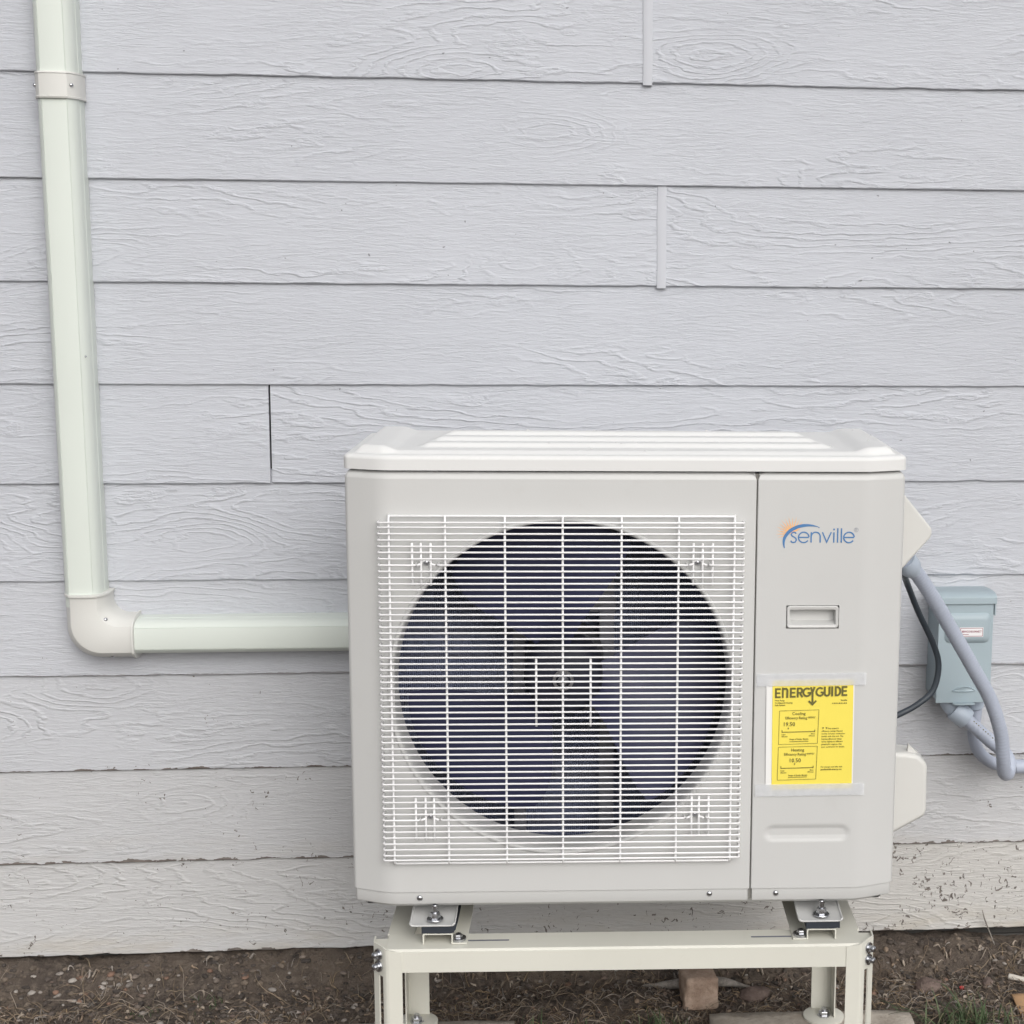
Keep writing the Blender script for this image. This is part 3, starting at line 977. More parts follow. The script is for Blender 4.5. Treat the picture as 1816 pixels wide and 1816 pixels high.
# clips and screws holding the grille
for (xc, zc) in ((-0.3000, zw[7]), (0.1052, zw[7]), (-0.2995, zw[49]), (0.1056, zw[49])):
    mb = MB()
    mb.tube([(xc - 0.0135, YW, zc), (xc - 0.0075, YW + 0.004, zc + 0.001), (xc - 0.006, YF - 0.004, zc + 0.0035), (xc, YF - 0.003, zc + 0.0055), (xc + 0.006, YF - 0.004, zc + 0.0035), (xc + 0.0075, YW + 0.004, zc + 0.001), (xc + 0.0135, YW, zc)], 0.0018, 6)
    ub(mb, 'clip', 'wire_paint', grille, smooth=True)
    s_ = screw(grille, (xc, YF - 0.003, zc + 0.002 - ZB), (0, -1, 0), 0.0040)
# screws along the bottom edge
for x, z in ((-0.3187, 0.3552), (0.1305, 0.3570), (0.2349, 0.3567)):
    s_ = screw(unit, (x, YF + 0.0022, z - ZB), (0, -1, 0), 0.0046)

# side covers on the right
mb = MB().prism([(0.416, 0.988), (0.430, 0.984), (0.4862, 0.9165), (0.4874, 0.909), (0.4845, 0.9015), (0.430, 0.838), (0.416, 0.833)], 0.095, 0.165)
ub(mb, 'wiring_cover', 'cover_plastic', bevel=0.008, seg=4)
mb = MB().prism([(0.416, 0.5440), (0.462, 0.5420), (0.4800, 0.5385), (0.4935, 0.5255), (0.4960, 0.5180), (0.4972, 0.4400), (0.4930, 0.4335), (0.434, 0.4000), (0.416, 0.3960)], 0.105, 0.160)
vc = ub(mb, 'valve_cover', 'cover_plastic', bevel=0.010, seg=4)
mb = MB().prism([(0.4640, 0.5405), (0.4655, 0.5545), (0.4690, 0.5505), (0.4830, 0.5370)], 0.118, 0.1255)
ub(mb, 'flange', 'cover_plastic', vc, bevel=0.0008)

# mounting feet, bolts
for xc in (-0.2985, 0.3045):
    mb = MB()
    n = 10
    sec = [(-0.034, 0.0035), (-0.0325, 0.0005), (-0.029, 0.0), (0.029, 0.0), (0.0325, 0.0005), (0.034, 0.0035)]
    ys = [-0.037, -0.035, -0.020, 0.0, 0.06, 0.30, 0.325]
    for y in ys:
        tap = 0.93 if y < -0.036 else 1.0
        for (u, z) in sec:
            mb.v.append((xc + u * tap, y, 0.3178 + z + (0.012 * smooth01((y + 0.008) / 0.03))))
    k = len(sec)
    mb.f = [(i * k + j, i * k + j + 1, (i + 1) * k + j + 1, (i + 1) * k + j) for i in range(len(ys) - 1) for j in range(k - 1)]
    foot = ub(mb, 'mounting_foot', 'unit_paint', smooth=True, auto=45)
    sol = foot.modifiers.new('thick', 'SOLIDIFY'); sol.thickness = 0.002; sol.offset = 1.0
    bx_, by_ = xc + 0.003, -0.0195
    mb = MB().lathe([(0.0001, 0.0255), (0.0035, 0.0255), (0.0042, 0.0245), (0.0042, 0.010)], 12, 'z', (bx_, by_, 0.3188))
    mb.lathe([(0.0001, 0.0135), (0.0075, 0.0130), (0.0085, 0.0075), (0.0085, 0.0045), (0.0075, 0.0035)], 6, 'z', (bx_, by_, 0.3188))
    mb.lathe([(0.0042, 0.0036), (0.0125, 0.0036), (0.0130, 0.0028), (0.0130, 0.0014), (0.0042, 0.0010)], 24, 'z', (bx_, by_, 0.3188))
    ub(mb, 'bolt', 'zinc', foot, smooth=True, auto=30)

# logo printed on the service panel
def uplane(u, v, l):
    return (u, YF - 0.0003 - l, v - ZB)
LX, LZ = 0.2262, 0.9127
ps = 0.1209 / 140.0           # metres per photo pixel on this panel
def lg(x, y):                 # photo-like pixel coordinates inside the logo patch
    return (LX + (x - 1380) * ps, 0.9531 - (y - 918) * ps)
mb = MB()
# blue swoosh: crescent between two arcs, thick at the upper left
o_pts, i_pts = [], []
for i in range(25):
    t = i / 24
    a = R(203 - 150 * t)
    ex, ey = 1429, 960
    o_pts.append((ex + 40.5 * math.cos(a) , ey - 31 * math.sin(a)))
    th = 1.2 + 5.2 * math.sin(math.pi * min(1, t * 1.05)) ** 0.8
    i_pts.append((ex + (40.5 - th) * math.cos(a), ey - (31 - th) * math.sin(a)))
vv = [uplane(*lg(*p), 0.0002) for p in o_pts + i_pts]
mb.add(vv, [(i, i + 1, 25 + i + 1, 25 + i) for i in range(24)])
logo = mb.build('logo', 'logo_blue', unit, recalc=False)
mb = MB()
cx, cy = 1405, 946
n_ray = 13
def swoosh_r(a):
    return None
for i in range(n_ray):
    a = R(196 - 160 * i / (n_ray - 1))
    rad = 27 + 3.0 * math.sin(math.pi * i / (n_ray - 1)) + (1.5 if i % 2 else 0)
    for da, rb in ((0, 10.5),):
        w_ = R(7.0)
        p = [(cx + rb * math.cos(a - w_), cy - rb * math.sin(a - w_)), (cx + rad * math.cos(a), cy - rad * math.sin(a)), (cx + rb * math.cos(a + w_), cy - rb * math.sin(a + w_))]
        mb.add([uplane(*lg(*q), 0.00012) for q in p], [(0, 1, 2)])
disc = [(cx + 11.5 * math.cos(R(200 - 170 * i / 24)), cy - 11.5 * math.sin(R(200 - 170 * i / 24))) for i in range(25)]
mb.add([uplane(*lg(*q), 0.00006) for q in disc], [tuple(range(25))])
mb.build('sun_mark', 'logo_orange', logo, recalc=False)
# lettering: thin geometric strokes
mb = MB()
W_ = 2.35 * ps
lift = [0.0002]
def st_(pts, w=W_):
    lift[0] += 0.000012
    stroke(mb, [lg(*p) for p in pts], w, uplane, lift[0])
xh0, base_ = 943.5, 962.0
xm = (xh0 + base_) / 2; xr = (base_ - xh0) / 2
def ltr_e(cx_):
    p = [(cx_ - 9.0, xm), (cx_ + 9.0, xm)]
    p += [(cx_ + 9.2 * math.cos(R(a)), xm - 9.2 * math.sin(R(a))) for a in range(4, 325, 10)]
    st_(p[0:2]); st_(p[2:])
s_pts = [(1412.3, 946.2), (1410.2, 944.2), (1407.5, 943.6), (1404.8, 944.8), (1403.6, 947.6), (1405.0, 950.2), (1408.6, 952.2), (1411.8, 954.6), (1412.6, 957.8), (1410.8, 960.9), (1407.6, 962.0), (1404.6, 961.0), (1402.8, 958.6)]
st_(s_pts)
ltr_e(1425.5)
st_([(1438.6, 962), (1438.6, 943.5)])
st_([(1438.6, 953)] + [(1446.6 + 8.0 * math.cos(R(a)), 951.6 - 8.0 * math.sin(R(a))) for a in range(175, -1, -12)] + [(1454.6, 962)])
st_([(1458.2, 943.5), (1466.0, 961.2), (1473.8, 943.5)])
st_([(1478.6, 943.5), (1478.6, 962)])
st_([(1478.6, 937.0), (1478.6, 940.0)], W_ * 1.15)
st_([(1485.2, 936.5), (1485.2, 962)])
st_([(1491.8, 936.5), (1491.8, 962)])
ltr_e(1505.2)
mb.build('lettering', 'logo_blue', logo, recalc=False)
mb = MB()
lift = [0.0002]
st_([(1517.6 + 3.6 * math.cos(R(a)), 939.4 - 3.6 * math.sin(R(a))) for a in range(0, 361, 24)], 0.8 * ps)
st_([(1516.5, 941.6), (1516.5, 937.2), (1518.2, 937.2), (1518.9, 938.4), (1518.2, 939.5), (1516.9, 939.5)], 0.7 * ps)
st_([(1517.6, 939.6), (1518.9, 941.6)], 0.7 * ps)
mb.build('registered_mark', 'logo_grey', logo, recalc=False)

# ------------------------------------------------------------------ energy label taped to the unit
LC = (0.2858, 0.6145)                       # centre of the yellow sheet on the panel (unit x, z)
LW, LH = 0.1248, 0.1735
pt = Matrix.Rotation(UYAW, 3, 'Z')
lab_org = UO + pt @ Vector((LC[0], YF - 0.0006, LC[1] - LH / 2 - ZB))
label = tag(empty('energy_label', lab_org, UYAW), 'yellow printed energy rating sheet taped to the front of the outdoor unit', 'label')
LROT = R(0.55)
def lplane(u, v, l):                        # u 0..1 left to right, v 0..1 top to bottom
    x = (u - 0.5) * LW; z = (0.5 - v) * LH
    xr_ = x * math.cos(LROT) - z * math.sin(LROT); zr_ = x * math.sin(LROT) + z * math.cos(LROT)
    return (xr_, -l, zr_ + LH / 2)
def quad(mb, u0, u1, v0, v1, l):
    mb.add([lplane(u0, v1, l), lplane(u1, v1, l), lplane(u1, v0, l), lplane(u0, v0, l)], [(0, 1, 2, 3)])
def curl_sheet(u0, u1, v0, v1, l, n=14, amp=0.0):
    mb = MB()
    for i in range(n + 1):
        for j in range(n + 1):
            u = u0 + (u1 - u0) * i / n; v = v0 + (v1 - v0) * j / n
            e = amp * (abs(2 * i / n - 1) ** 4) * math.sin(math.pi * j / n) ** 0.5
            mb.v.append(lplane(u, v, l + e))
    mb.f = [(i * (n + 1) + j, i * (n + 1) + j + 1, (i + 1) * (n + 1) + j + 1, (i + 1) * (n + 1) + j) for i in range(n) for j in range(n)]
    return mb
g = NT('plastic_sleeve'); M['sleeve'] = g.out((0.80, 0.80, 0.79), 0.25)
curl_sheet(-0.075, 1.015, -0.012, 1.012, 0.0002, amp=0.0012).build('sleeve', 'sleeve', label, smooth=True)
curl_sheet(0.0, 1.0, 0.0, 1.0, 0.0008, amp=0.0008).build('sheet', 'label_yellow', label, smooth=True)
TL_ = 0.00185
mb = MB()
lift = [TL_]
# heading in heavy geometric capitals; u,v from the photo crop
def uv(X, Y):
    return ((X - 303.0) / 1030.0, (Y - 190.0) / 1408.0)
def lp2(u, v, l): return lplane(u, v, l)
def hs(pts, w=24):
    lift[0] += 0.00001
    P = [Vector((q[0], q[1])) for q in pts]
    # ribbon in crop pixels, mapped afterwards
    tmp = MB()
    stroke(tmp, [(p.x, p.y) for p in P], w, lambda a, b_, l: (*uv(a, b_), l), lift[0])
    mb.add([lplane(*v) for v in tmp.v], tmp.f)
T, B_ = 288, 392
mid = 340
def yy(y, x): return y - 0.020 * (x - 800)
def H_(pts, w=24): hs([(x, yy(y, x)) for x, y in pts], w)
def E_(x): H_([(x + 12, T - 12), (x + 12, B_ + 12)]); H_([(x + 22, T), (x + 72, T)]); H_([(x + 22, mid), (x + 66, mid)], 22); H_([(x + 22, B_), (x + 72, B_)])
def Nn(x): H_([(x + 12, B_ + 12), (x + 12, T - 6), (x + 22, T - 6)], 24); H_([(x + 14, T), (x + 58, T), (x + 70, T + 18), (x + 70, B_ + 12)], 26)
def R_l(x): H_([(x + 12, T - 12), (x + 12, B_ + 12)]); H_([(x + 22, T), (x + 52, T), (x + 66, T + 12), (x + 66, mid - 10), (x + 52, mid + 4), (x + 22, mid + 4)], 22); H_([(x + 42, mid + 12), (x + 74, B_ + 12)], 24)
def G_(cx): H_([(cx + 48 * math.cos(R(a)), mid + 50 * math.sin(R(a))) for a in range(-48, -361, -16)] , 24); H_([(cx + 4, mid + 8), (cx + 56, mid + 8)], 22)
E_(335); Nn(422); E_(525); R_l(612)
def Gg(cx):
    H_([(cx + 46 * math.cos(R(a)), mid - 50 * math.sin(R(a))) for a in range(45, 351, 15)], 24)
    H_([(cx + 8, mid + 8), (cx + 56, mid + 8)], 22)
Gg(742)
H_([(790, T - 12), (813, mid + 4), (813, 480)], 24); H_([(838, T - 12), (815, mid - 4)], 24)
H_([(765, 452), (813, 500), (861, 452)], 22)
Gg(908)
H_([(968, T - 12), (968, mid + 20)] + [(998 - 30 * math.cos(R(a)), mid + 22 + 30 * math.sin(R(a))) for a in range(15, 181, 15)] + [(1028, T - 12)], 24)
H_([(1063, T - 12), (1063, B_ + 12)], 26)
H_([(1108, T - 12), (1108, B_ + 12)], 24); H_([(1118, T)] + [(1128 + 38 * math.sin(R(a)), mid - 52 * math.cos(R(a))) for a in range(0, 181, 15)] + [(1118, B_)], 24)
E_(1182)
mb.build('heading', 'print_ink', label, recalc=False)
mb = MB()
def tplane(u, v, l): return lplane(*uv(u, -v), l)
def TX(s_, size, X, Y, align='LEFT', bold=0.0, sq=1.0):
    lift[0] += 0.00001
    text_mesh(mb, s_, size, X, -Y, tplane, TL_, align, bold, sq)
for i, s_ in enumerate(('Heat Pump', 'Cooling and Heating', 'Split System')): TX(s_, 27, 335, 452 + 30 * i, bold=0.6)
TX('Senville', 27, 1255, 458, 'RIGHT', 0.6)
for (yo, xo_, ttl, sub, val, vx, ax) in ((0, 0, 'Cooling', '(SEER2)*', '19.50', 518, 508), (470, -10, 'Heating', '(HSPF2)*', '10.50', 598, 596)):
    TX(ttl, 54, 642 + xo_, 632 + yo, 'CENTER', 0.4)
    TX('Efficiency Rating', 48, 750 + xo_, 686 + yo, 'RIGHT', 0.4, 0.90)
    TX(sub, 27, 758 + xo_, 674 + yo, 'LEFT', 0.5)
    TX(val, 72, vx, 774 + yo, 'CENTER', 0.8, 0.98)
    TX('Least', 24, 425 + xo_, 890 + yo, bold=0.3); TX('Efficient', 24, 425 + xo_, 916 + yo, bold=0.3)
    TX('Most', 24, 850 + xo_, 886 + yo, 'RIGHT', 0.3); TX('Efficient', 24, 850 + xo_, 910 + yo, 'RIGHT', 0.3)
    TX('Range of Similar Models', 25, 648 + xo_, 952 + yo, 'CENTER', 0.5)
para = ('          This system\'s', 'efficiency ratings depend', 'on the coil your contractor', 'installs with this unit. The', 'heating efficiency rating', 'varies slightly in different', 'geographic regions. Ask', 'your contractor for details.')
for i, s_ in enumerate(para): TX(s_, 27, 935, 820 + 34 * i, bold=0.4)
TX('For energy cost info, visit', 27, 930, 1318, bold=0.4); TX('productinfo.energy.gov', 29, 930, 1352, bold=0.9)
o = mb.build('small_print', 'print_ink', label, recalc=False); o['kind'] = 'stuff'
mb = MB()
lift = [TL_]
for (bx0, bx1, by0, by1) in ((396, 898, 577, 1006), (386, 884, 1045, 1470)):
    for p in (((bx0, by0), (bx1, by0 - 8)), ((bx1, by0 - 8), (bx1 - 14, by1 - 4)), ((bx1 - 14, by1 - 4), (bx0 - 10, by1 + 4)), ((bx0 - 10, by1 + 4), (bx0, by0))): hs(p, 5)
    ty = by0 + 275
    hs(((bx0 + 32, ty), (bx1 - 48, ty - 4)), 9); hs(((bx0 + 34, ty - 28), (bx0 + 34, ty + 8)), 8); hs(((bx1 - 50, ty - 28), (bx1 - 50, ty + 4)), 8)
    hs(((bx0 + 130, by1 - 30), (bx1 - 130, by1 - 34)), 7)
for (tx, ty) in ((509, 806), (596, 1270), (953, 806), (997, 806)):
    lift[0] += 0.00001
    mb.add([lplane(*uv(tx - 11, ty - 11), lift[0]), lplane(*uv(tx + 11, ty - 11), lift[0]), lplane(*uv(tx, ty + 13), lift[0])], [(0, 1, 2)])
for i in range(9):                          # unreadable second line, only marks
    hs(((1062 + i * 22, 487), (1076 + i * 22, 487)), 14 if i % 3 else 9)
mb.build('rating_boxes', 'print_ink', label, recalc=False)
for (u0, u1, v0, v1) in ((-0.198, 1.155, -0.066, 0.048), (-0.205, 1.155, 0.950, 1.060)):
    curl_sheet(u0, u1, v0, v1, 0.0024, 10, 0.0).build('tape', 'tape', label, smooth=True)

# ------------------------------------------------------------------ steel stand
ZT = 0.285
SO = Vector((UO.x, UO.y, 0.0))
stand = tag(empty('equipment_stand', SO, UYAW), 'cream-white bolted steel stand carrying the outdoor unit', 'stand')
def beam(y0, y1, lip, name):
    mb = MB()
    t = 0.0025
    # L-profile: flange on top, web facing out
    xs_ = 0.347
    if y0 < 0: prof = [(y0, ZT - 0.0375), (y0, ZT - 0.003), (y0 + 0.003, ZT), (y1, ZT), (y1, ZT - t), (y0 + t + 0.002, ZT - t), (y0 + t, ZT - t - 0.002), (y0 + t, ZT - 0.0375)]
    else: prof = [(y1, ZT - 0.0375), (y1, ZT - 0.003), (y1 - 0.003, ZT), (y0, ZT), (y0, ZT - t), (y1 - t - 0.002, ZT - t), (y1 - t, ZT - t - 0.002), (y1 - t, ZT - 0.0375)]
    mb.prism(prof, -xs_ - 0.022, xs_ + 0.022, 'x')
    return mb.build(name, 'stand_paint', stand, bevel=0.0006)
fb = beam(-0.0515, 0.006, 1, 'front_beam')
beam(0.205, 0.255, 1, 'rear_beam')
for sgn in (-1, 1):
    mb = MB()
    x_in, x_out = sgn * 0.330, sgn * 0.3725
    mb.box(min(x_in, x_out), max(x_in, x_out), 0.0065, 0.2045, ZT - 0.0030, ZT - 0.0005)
    mb.box(min(sgn * 0.3700, x_out), max(sgn * 0.3700, x_out), 0.0065, 0.2045, ZT - 0.040, ZT - 0.0030)
    mb.build('side_rail', 'stand_paint', stand, bevel=0.0006)
# legs
def front_leg(sgn):
    path = [(0.3435, -0.0530), (0.3640, -0.0530), (0.3680, -0.0520), (0.3710, -0.0498), (0.3725, -0.0483), (0.3895, -0.0300), (0.3905, -0.0080)]
    t = 0.0025
    mb = MB()
    zs_ = [0.004, 0.030, 0.247, 0.262, ZT]
    tops = {0: ZT - 0.004, 1: ZT - 0.0005, 2: ZT + 0.001, 3: ZT + 0.002, 4: ZT + 0.003, 5: ZT + 0.004, 6: ZT + 0.004}
    inner_ = offset_path(path, t)
    def add_strip(pa, pb, ia, ib, za_, zb_, zat=None, zbt=None):
        zat = zat if zat is not None else zb_; zbt = zbt if zbt is not None else zb_
        v = [(*pa, za_), (*pb, za_), (*pb, zbt), (*pa, zat), (*ia, za_), (*ib, za_), (*ib, zbt), (*ia, zat)]
        v = [(sgn * a, b_, c) for a, b_, c in v]
        mb.add(v, [(0, 1, 2, 3), (4, 7, 6, 5), (0, 4, 5, 1), (3, 2, 6, 7), (0, 3, 7, 4), (1, 5, 6, 2)])
    for i in range(len(path) - 1):
        pa, pb, ia, ib = path[i], path[i + 1], inner_[i], inner_[i + 1]
        if i == 4:
            # splayed side flange with a long slot
            def at(p, q, f): return (p[0] + (q[0] - p[0]) * f, p[1] + (q[1] - p[1]) * f)
            add_strip(pa, at(pa, pb, 0.06), ia, at(ia, ib, 0.06), 0.004, ZT, tops[4], ZT + 0.0032)
            add_strip(at(pa, pb, 0.50), pb, at(ia, ib, 0.50), ib, 0.004, ZT, ZT + 0.0036, tops[5])
            add_strip(at(pa, pb, 0.06), at(pa, pb, 0.50), at(ia, ib, 0.06), at(ia, ib, 0.50), 0.004, 0.045)
            add_strip(at(pa, pb, 0.06), at(pa, pb, 0.50), at(ia, ib, 0.06), at(ia, ib, 0.50), 0.2400, ZT, ZT + 0.0032, ZT + 0.0036)
        else:
            add_strip(pa, pb, ia, ib, 0.004, ZT, tops[i], tops[i + 1])
    # folded corner on top
    mb.prism([(sgn * a, b_) for a, b_ in ((0.3640, -0.0522), (0.3722, -0.0478), (0.3888, -0.0300), (0.3896, -0.0080), (0.3640, -0.0070))], ZT - 0.0030, ZT - 0.0010, 'z')
    # foot plate
    mb.box(min(sgn * 0.31, sgn * 0.40), max(sgn * 0.31, sgn * 0.40), -0.062, 0.035, 0.0, 0.0042)
    lg_ = mb.build('leg', 'stand_paint', stand, smooth=False)
    # two bolts with domed heads through the flange
    nrm = Vector((sgn * 0.74, -0.67, 0.03)).normalized()
    for z in (0.2735, 0.2545):
        mbb = MB().lathe([(0.0001, 0.0125), (0.0028, 0.0122), (0.0046, 0.0108), (0.0052, 0.0085), (0.0052, 0.0030)], 16, 'z')
        mbb.lathe([(0.0052, 0.0030), (0.0088, 0.0028), (0.0092, 0.0015), (0.0092, 0.0), (0.001, 0.0)], 20, 'z')
        o_ = mbb.build('bolt', 'zinc', lg_, smooth=True, auto=35)
        o_.location = (sgn * 0.3800, -0.0400, z)
        o_.rotation_euler = nrm.to_track_quat('Z', 'Y').to_euler()
    return lg_
front_leg(-1); front_leg(1)
def rear_leg(sgn):
    mb = MB()
    t = 0.0025
    mb.box(min(sgn * 0.336, sgn * 0.3735), max(sgn * 0.336, sgn * 0.3735), 0.2560, 0.2585, 0.024, ZT - 0.002)
    mb.box(min(sgn * 0.3710, sgn * 0.3735), max(sgn * 0.3710, sgn * 0.3735), 0.2190, 0.2560, 0.024, ZT - 0.041)
    lg_ = mb.build('leg', 'stand_paint', stand, bevel=0.0006)
    mb = MB().lathe([(0.0001, 0.0255), (0.034, 0.0255), (0.036, 0.0245), (0.036, 0.0205)], 28, 'z', (sgn * 0.355, 0.232, 0))
    mb.build('foot_disc', 'stand_paint', lg_, smooth=True, auto=35)
    mb = MB().lathe([(0.0001, 0.040), (0.0045, 0.040), (0.0045, 0.034)], 12, 'z', (sgn * 0.355, 0.228, 0))
    mb.lathe([(0.0001, 0.0355), (0.0085, 0.0350), (0.0092, 0.034), (0.0092, 0.0285), (0.012, 0.0283), (0.012, 0.0256)], 6, 'z', (sgn * 0.355, 0.228, 0))
    mb.build('nut', 'zinc', lg_, smooth=True, auto=30)
rear_leg(-1); rear_leg(1)
# mounting rails (inverted channels) with rubber pads
for sgn, xc in ((-1, -0.2905), (1, 0.3065)):
    hw_ = 0.0232
    t = 0.0022
    fl = -sgn                                   # bolted flange on the inner side
    zt_ = ZT + 0.0182
    prof = [(-hw_, ZT + 0.0006), (-hw_, zt_ - 0.002), (-hw_ + 0.002, zt_), (hw_ - 0.002, zt_), (hw_, zt_ - 0.002), (hw_, ZT + 0.0006)]
    if fl > 0: prof2 = prof[:-1] + [(hw_, ZT + 0.0032), (hw_ + 0.0215, ZT + 0.0030), (hw_ + 0.0215, ZT + 0.0006), (hw_ - t, ZT + 0.0006)]
    else: prof2 = prof
    outer_ = [(u, z) for u, z in prof]
    # channel shell
    sh = [(-hw_, ZT + 0.0006), (-hw_, zt_ - 0.0015), (-hw_ + 0.0015, zt_), (hw_ - 0.0015, zt_), (hw_, zt_ - 0.0015), (hw_, ZT + 0.0006), (hw_ - t, ZT + 0.0006), (hw_ - t, zt_ - t - 0.001), (hw_ - t - 0.001, zt_ - t), (-hw_ + t + 0.001, zt_ - t), (-hw_ + t, zt_ - t - 0.001), (-hw_ + t, ZT + 0.0006)]
    mb = MB()
    vv0 = [(xc + u, -0.0345, z) for u, z in sh]; vv1 = [(xc + u, 0.262, z) for u, z in sh]
    n = len(sh)
    ff = [(i, (i + 1) % n, n + (i + 1) % n, n + i) for i in range(n)]
    cap = [(0, 1, 10, 11), (1, 2, 9, 10), (2, 3, 8, 9), (3, 4, 7, 8), (4, 5, 6, 7)]
    ff += cap + [tuple(i + n for i in c) for c in cap]
    mb.add(vv0 + vv1, ff)
    f0 = xc + fl * hw_; f1 = xc + fl * (hw_ + 0.0215)
    mb.box(min(f0, f1), max(f0, f1), -0.0345, 0.262, ZT + 0.0006, ZT + 0.0028)
    rail = mb.build('mounting_rail', 'stand_paint', stand, bevel=0.0005)
    bxx = xc + fl * (hw_ + 0.0075)
    mb = MB().lathe([(0.0001, 0.0100), (0.004, 0.0100), (0.0062, 0.0088), (0.0072, 0.0060), (0.0072, 0.0045)], 6, 'z', (bxx, -0.0215, ZT + 0.0028))
    mb.lathe([(0.003, 0.0046), (0.0075, 0.0046), (0.0120, 0.0036), (0.0120, 0.0004)], 24, 'z', (bxx, -0.0215, ZT + 0.0028))
    mb.build('bolt', 'zinc', rail, smooth=True, auto=30)
    # rubber pad, one edge curled up against the foot
    mb = MB()
    pts = [(-0.0265, 0), (-0.018, 0.0008), (0.0, 0.0), (0.016, 0.0002), (0.0232, 0.0012)] + ([(0.0275, 0.0045), (0.0295, 0.0075)] if sgn < 0 else [(0.0265, 0.0008)])
    top = [(u, zt_ + 0.0118 + dz + (0.0016 if i in (0,) and sgn < 0 else 0)) for i, (u, dz) in enumerate(pts)]
    bot = [(u - (0.004 if sgn < 0 and i >= 5 else 0), zt_ + 0.0004 + dz * (0.75 if i >= 5 else 1)) for i, (u, dz) in enumerate(pts)]
    n = len(pts)
    sg = 1 if sgn < 0 else 1
    vv = [(xc + 0.002 + u, y, z) for y in (-0.0350, 0.255) for u, z in top + bot]
    m2 = 2 * n
    ff = []
    for i in range(n - 1):
        ff += [(i, i + 1, n + i + 1, n + i), (m2 + i, m2 + i + 1, m2 + n + i + 1, m2 + n + i), (i, i + 1, m2 + i + 1, m2 + i), (n + i, n + i + 1, m2 + n + i + 1, m2 + n + i)]
    ff += [(0, n, m2 + n, m2), (n - 1, 2 * n - 1, m2 + 2 * n - 1, m2 + n - 1)]
    mb.add(vv, ff)
    mb.build('rubber_pad', 'rubber', rail, smooth=True, auto=40)
    # slot in the beam top
    s0 = xc + fl * (hw_ + 0.0225); s1 = xc + fl * (hw_ + 0.086)
    mb = MB()
    mb.add([(min(s0, s1), -0.0232, ZT + 0.0004), (max(s0, s1), -0.0232, ZT + 0.0004), (max(s0, s1), -0.0185, ZT + 0.0004), (min(s0, s1), -0.0185, ZT + 0.0004)], [(0, 1, 2, 3)])
    mb.build('slot', 'dark_void', fb)

# ------------------------------------------------------------------ disconnect box on the wall
BX0, BX1, BZ0, BZ1 = 0.7440, 0.8480, 0.5235, 0.7205
BYF = -0.080
boxo = Vector((0.796, 0.0, BZ0))
box = tag(empty('disconnect_box', boxo), 'blue-grey metal electrical disconnect box on the siding right of the outdoor unit', 'electrical box')
def bb(mb, name, mat, parent=box, **kw):
    mb.v = [(v[0] - boxo.x, v[1] - boxo.y, v[2] - boxo.z) for v in mb.v]
    return mb.build(name, mat, parent, **kw)
bb(MB().box(BX0 + 0.002, BX1 - 0.002, BYF + 0.006, 0.010, BZ0 + 0.004, BZ1), 'body', 'box_paint', bevel=0.002)
door = bb(MB().box(BX0, BX1 - 0.0005, BYF, BYF + 0.0055, BZ0, BZ1 - 0.006), 'door', 'box_paint', bevel=0.0015)
# hood: rolled top
mb = MB()
prof = [(0.012, 0.7270), (-0.030, 0.7315), (-0.058, 0.7325), (-0.074, 0.7310), (-0.0815, 0.7275), (-0.0842, 0.7250), (-0.0845, 0.7125), (-0.0825, 0.7125), (-0.0815, 0.7205), (-0.079, 0.7215), (0.012, 0.7215)]
mb.prism(prof, BX0 - 0.003, BX1 + 0.004, 'x')
mb.box(BX1 + 0.0006, BX1 + 0.0036, BYF - 0.001, -0.02, 0.690, 0.7225)
bb(mb, 'hood', 'box_paint', bevel=0.001)
# pressed raised field on the door
mb = MB()
x0, x1, z0, z1 = BX0 + 0.012, BX1 - 0.006, 0.6385, 0.6955
rg = [(rrect(x0, x1, z0, z1, 0.010), BYF - 0.0002), (rrect(x0 + 0.003, x1 - 0.003, z0 + 0.003, z1 - 0.003, 0.009), BYF - 0.0035), (rrect(x0 + 0.008, x1 - 0.008, z0 + 0.008, z1 - 0.008, 0.007), BYF - 0.0065), (rrect(x0 + 0.012, x1 - 0.012, z0 + 0.012, z1 - 0.012, 0.006), BYF - 0.007)]
k = len(rg[0][0])
for pts, y in rg: mb.v += [(x, y, z) for x, z in pts]
mb.f = [(i * k + j, i * k + (j + 1) % k, (i + 1) * k + (j + 1) % k, (i + 1) * k + j) for i in range(len(rg) - 1) for j in range(k)] + [tuple((len(rg) - 1) * k + j for j in range(k))]
bb(mb, 'raised_panel', 'box_paint', door, smooth=True, loc=None)
# sticker
sx0, sx1, sz0, sz1 = 0.7825, 0.8270, 0.6515, 0.6695
ys = BYF - 0.0074
stk = bb(MB().box(sx0, sx1, ys - 0.0002, ys + 0.0002, sz0, sz1), 'sticker', 'sign_white', door)
mb = MB()
def splane(u, v, l): return (u, ys - 0.0004 - l, v)
bw = 0.0009
for i, p in enumerate((((sx0 + 0.0012, sz0 + 0.0015), (sx1 - 0.0012, sz0 + 0.0015)), ((sx0 + 0.0012, sz1 - 0.0015), (sx1 - 0.0012, sz1 - 0.0015)), ((sx0 + 0.0014, sz0 + 0.0015), (sx0 + 0.0014, sz1 - 0.0015)), ((sx1 - 0.0014, sz0 + 0.0015), (sx1 - 0.0014, sz1 - 0.0015)))):
    stroke(mb, p, bw, splane, 0.00002 * i)
text_mesh(mb, 'SERVICE DISCONNECT', 0.0052, (sx0 + sx1) / 2, sz0 + 0.0085, splane, 0.0001, 'CENTER', 0.00012, 0.70)
stroke(mb, ((sx0 + 0.004, sz0 + 0.0048), (sx0 + 0.017, sz0 + 0.0048)), 0.0010, splane, 0.0001)
bb(mb, 'lettering', 'sign_ink', stk, recalc=False)
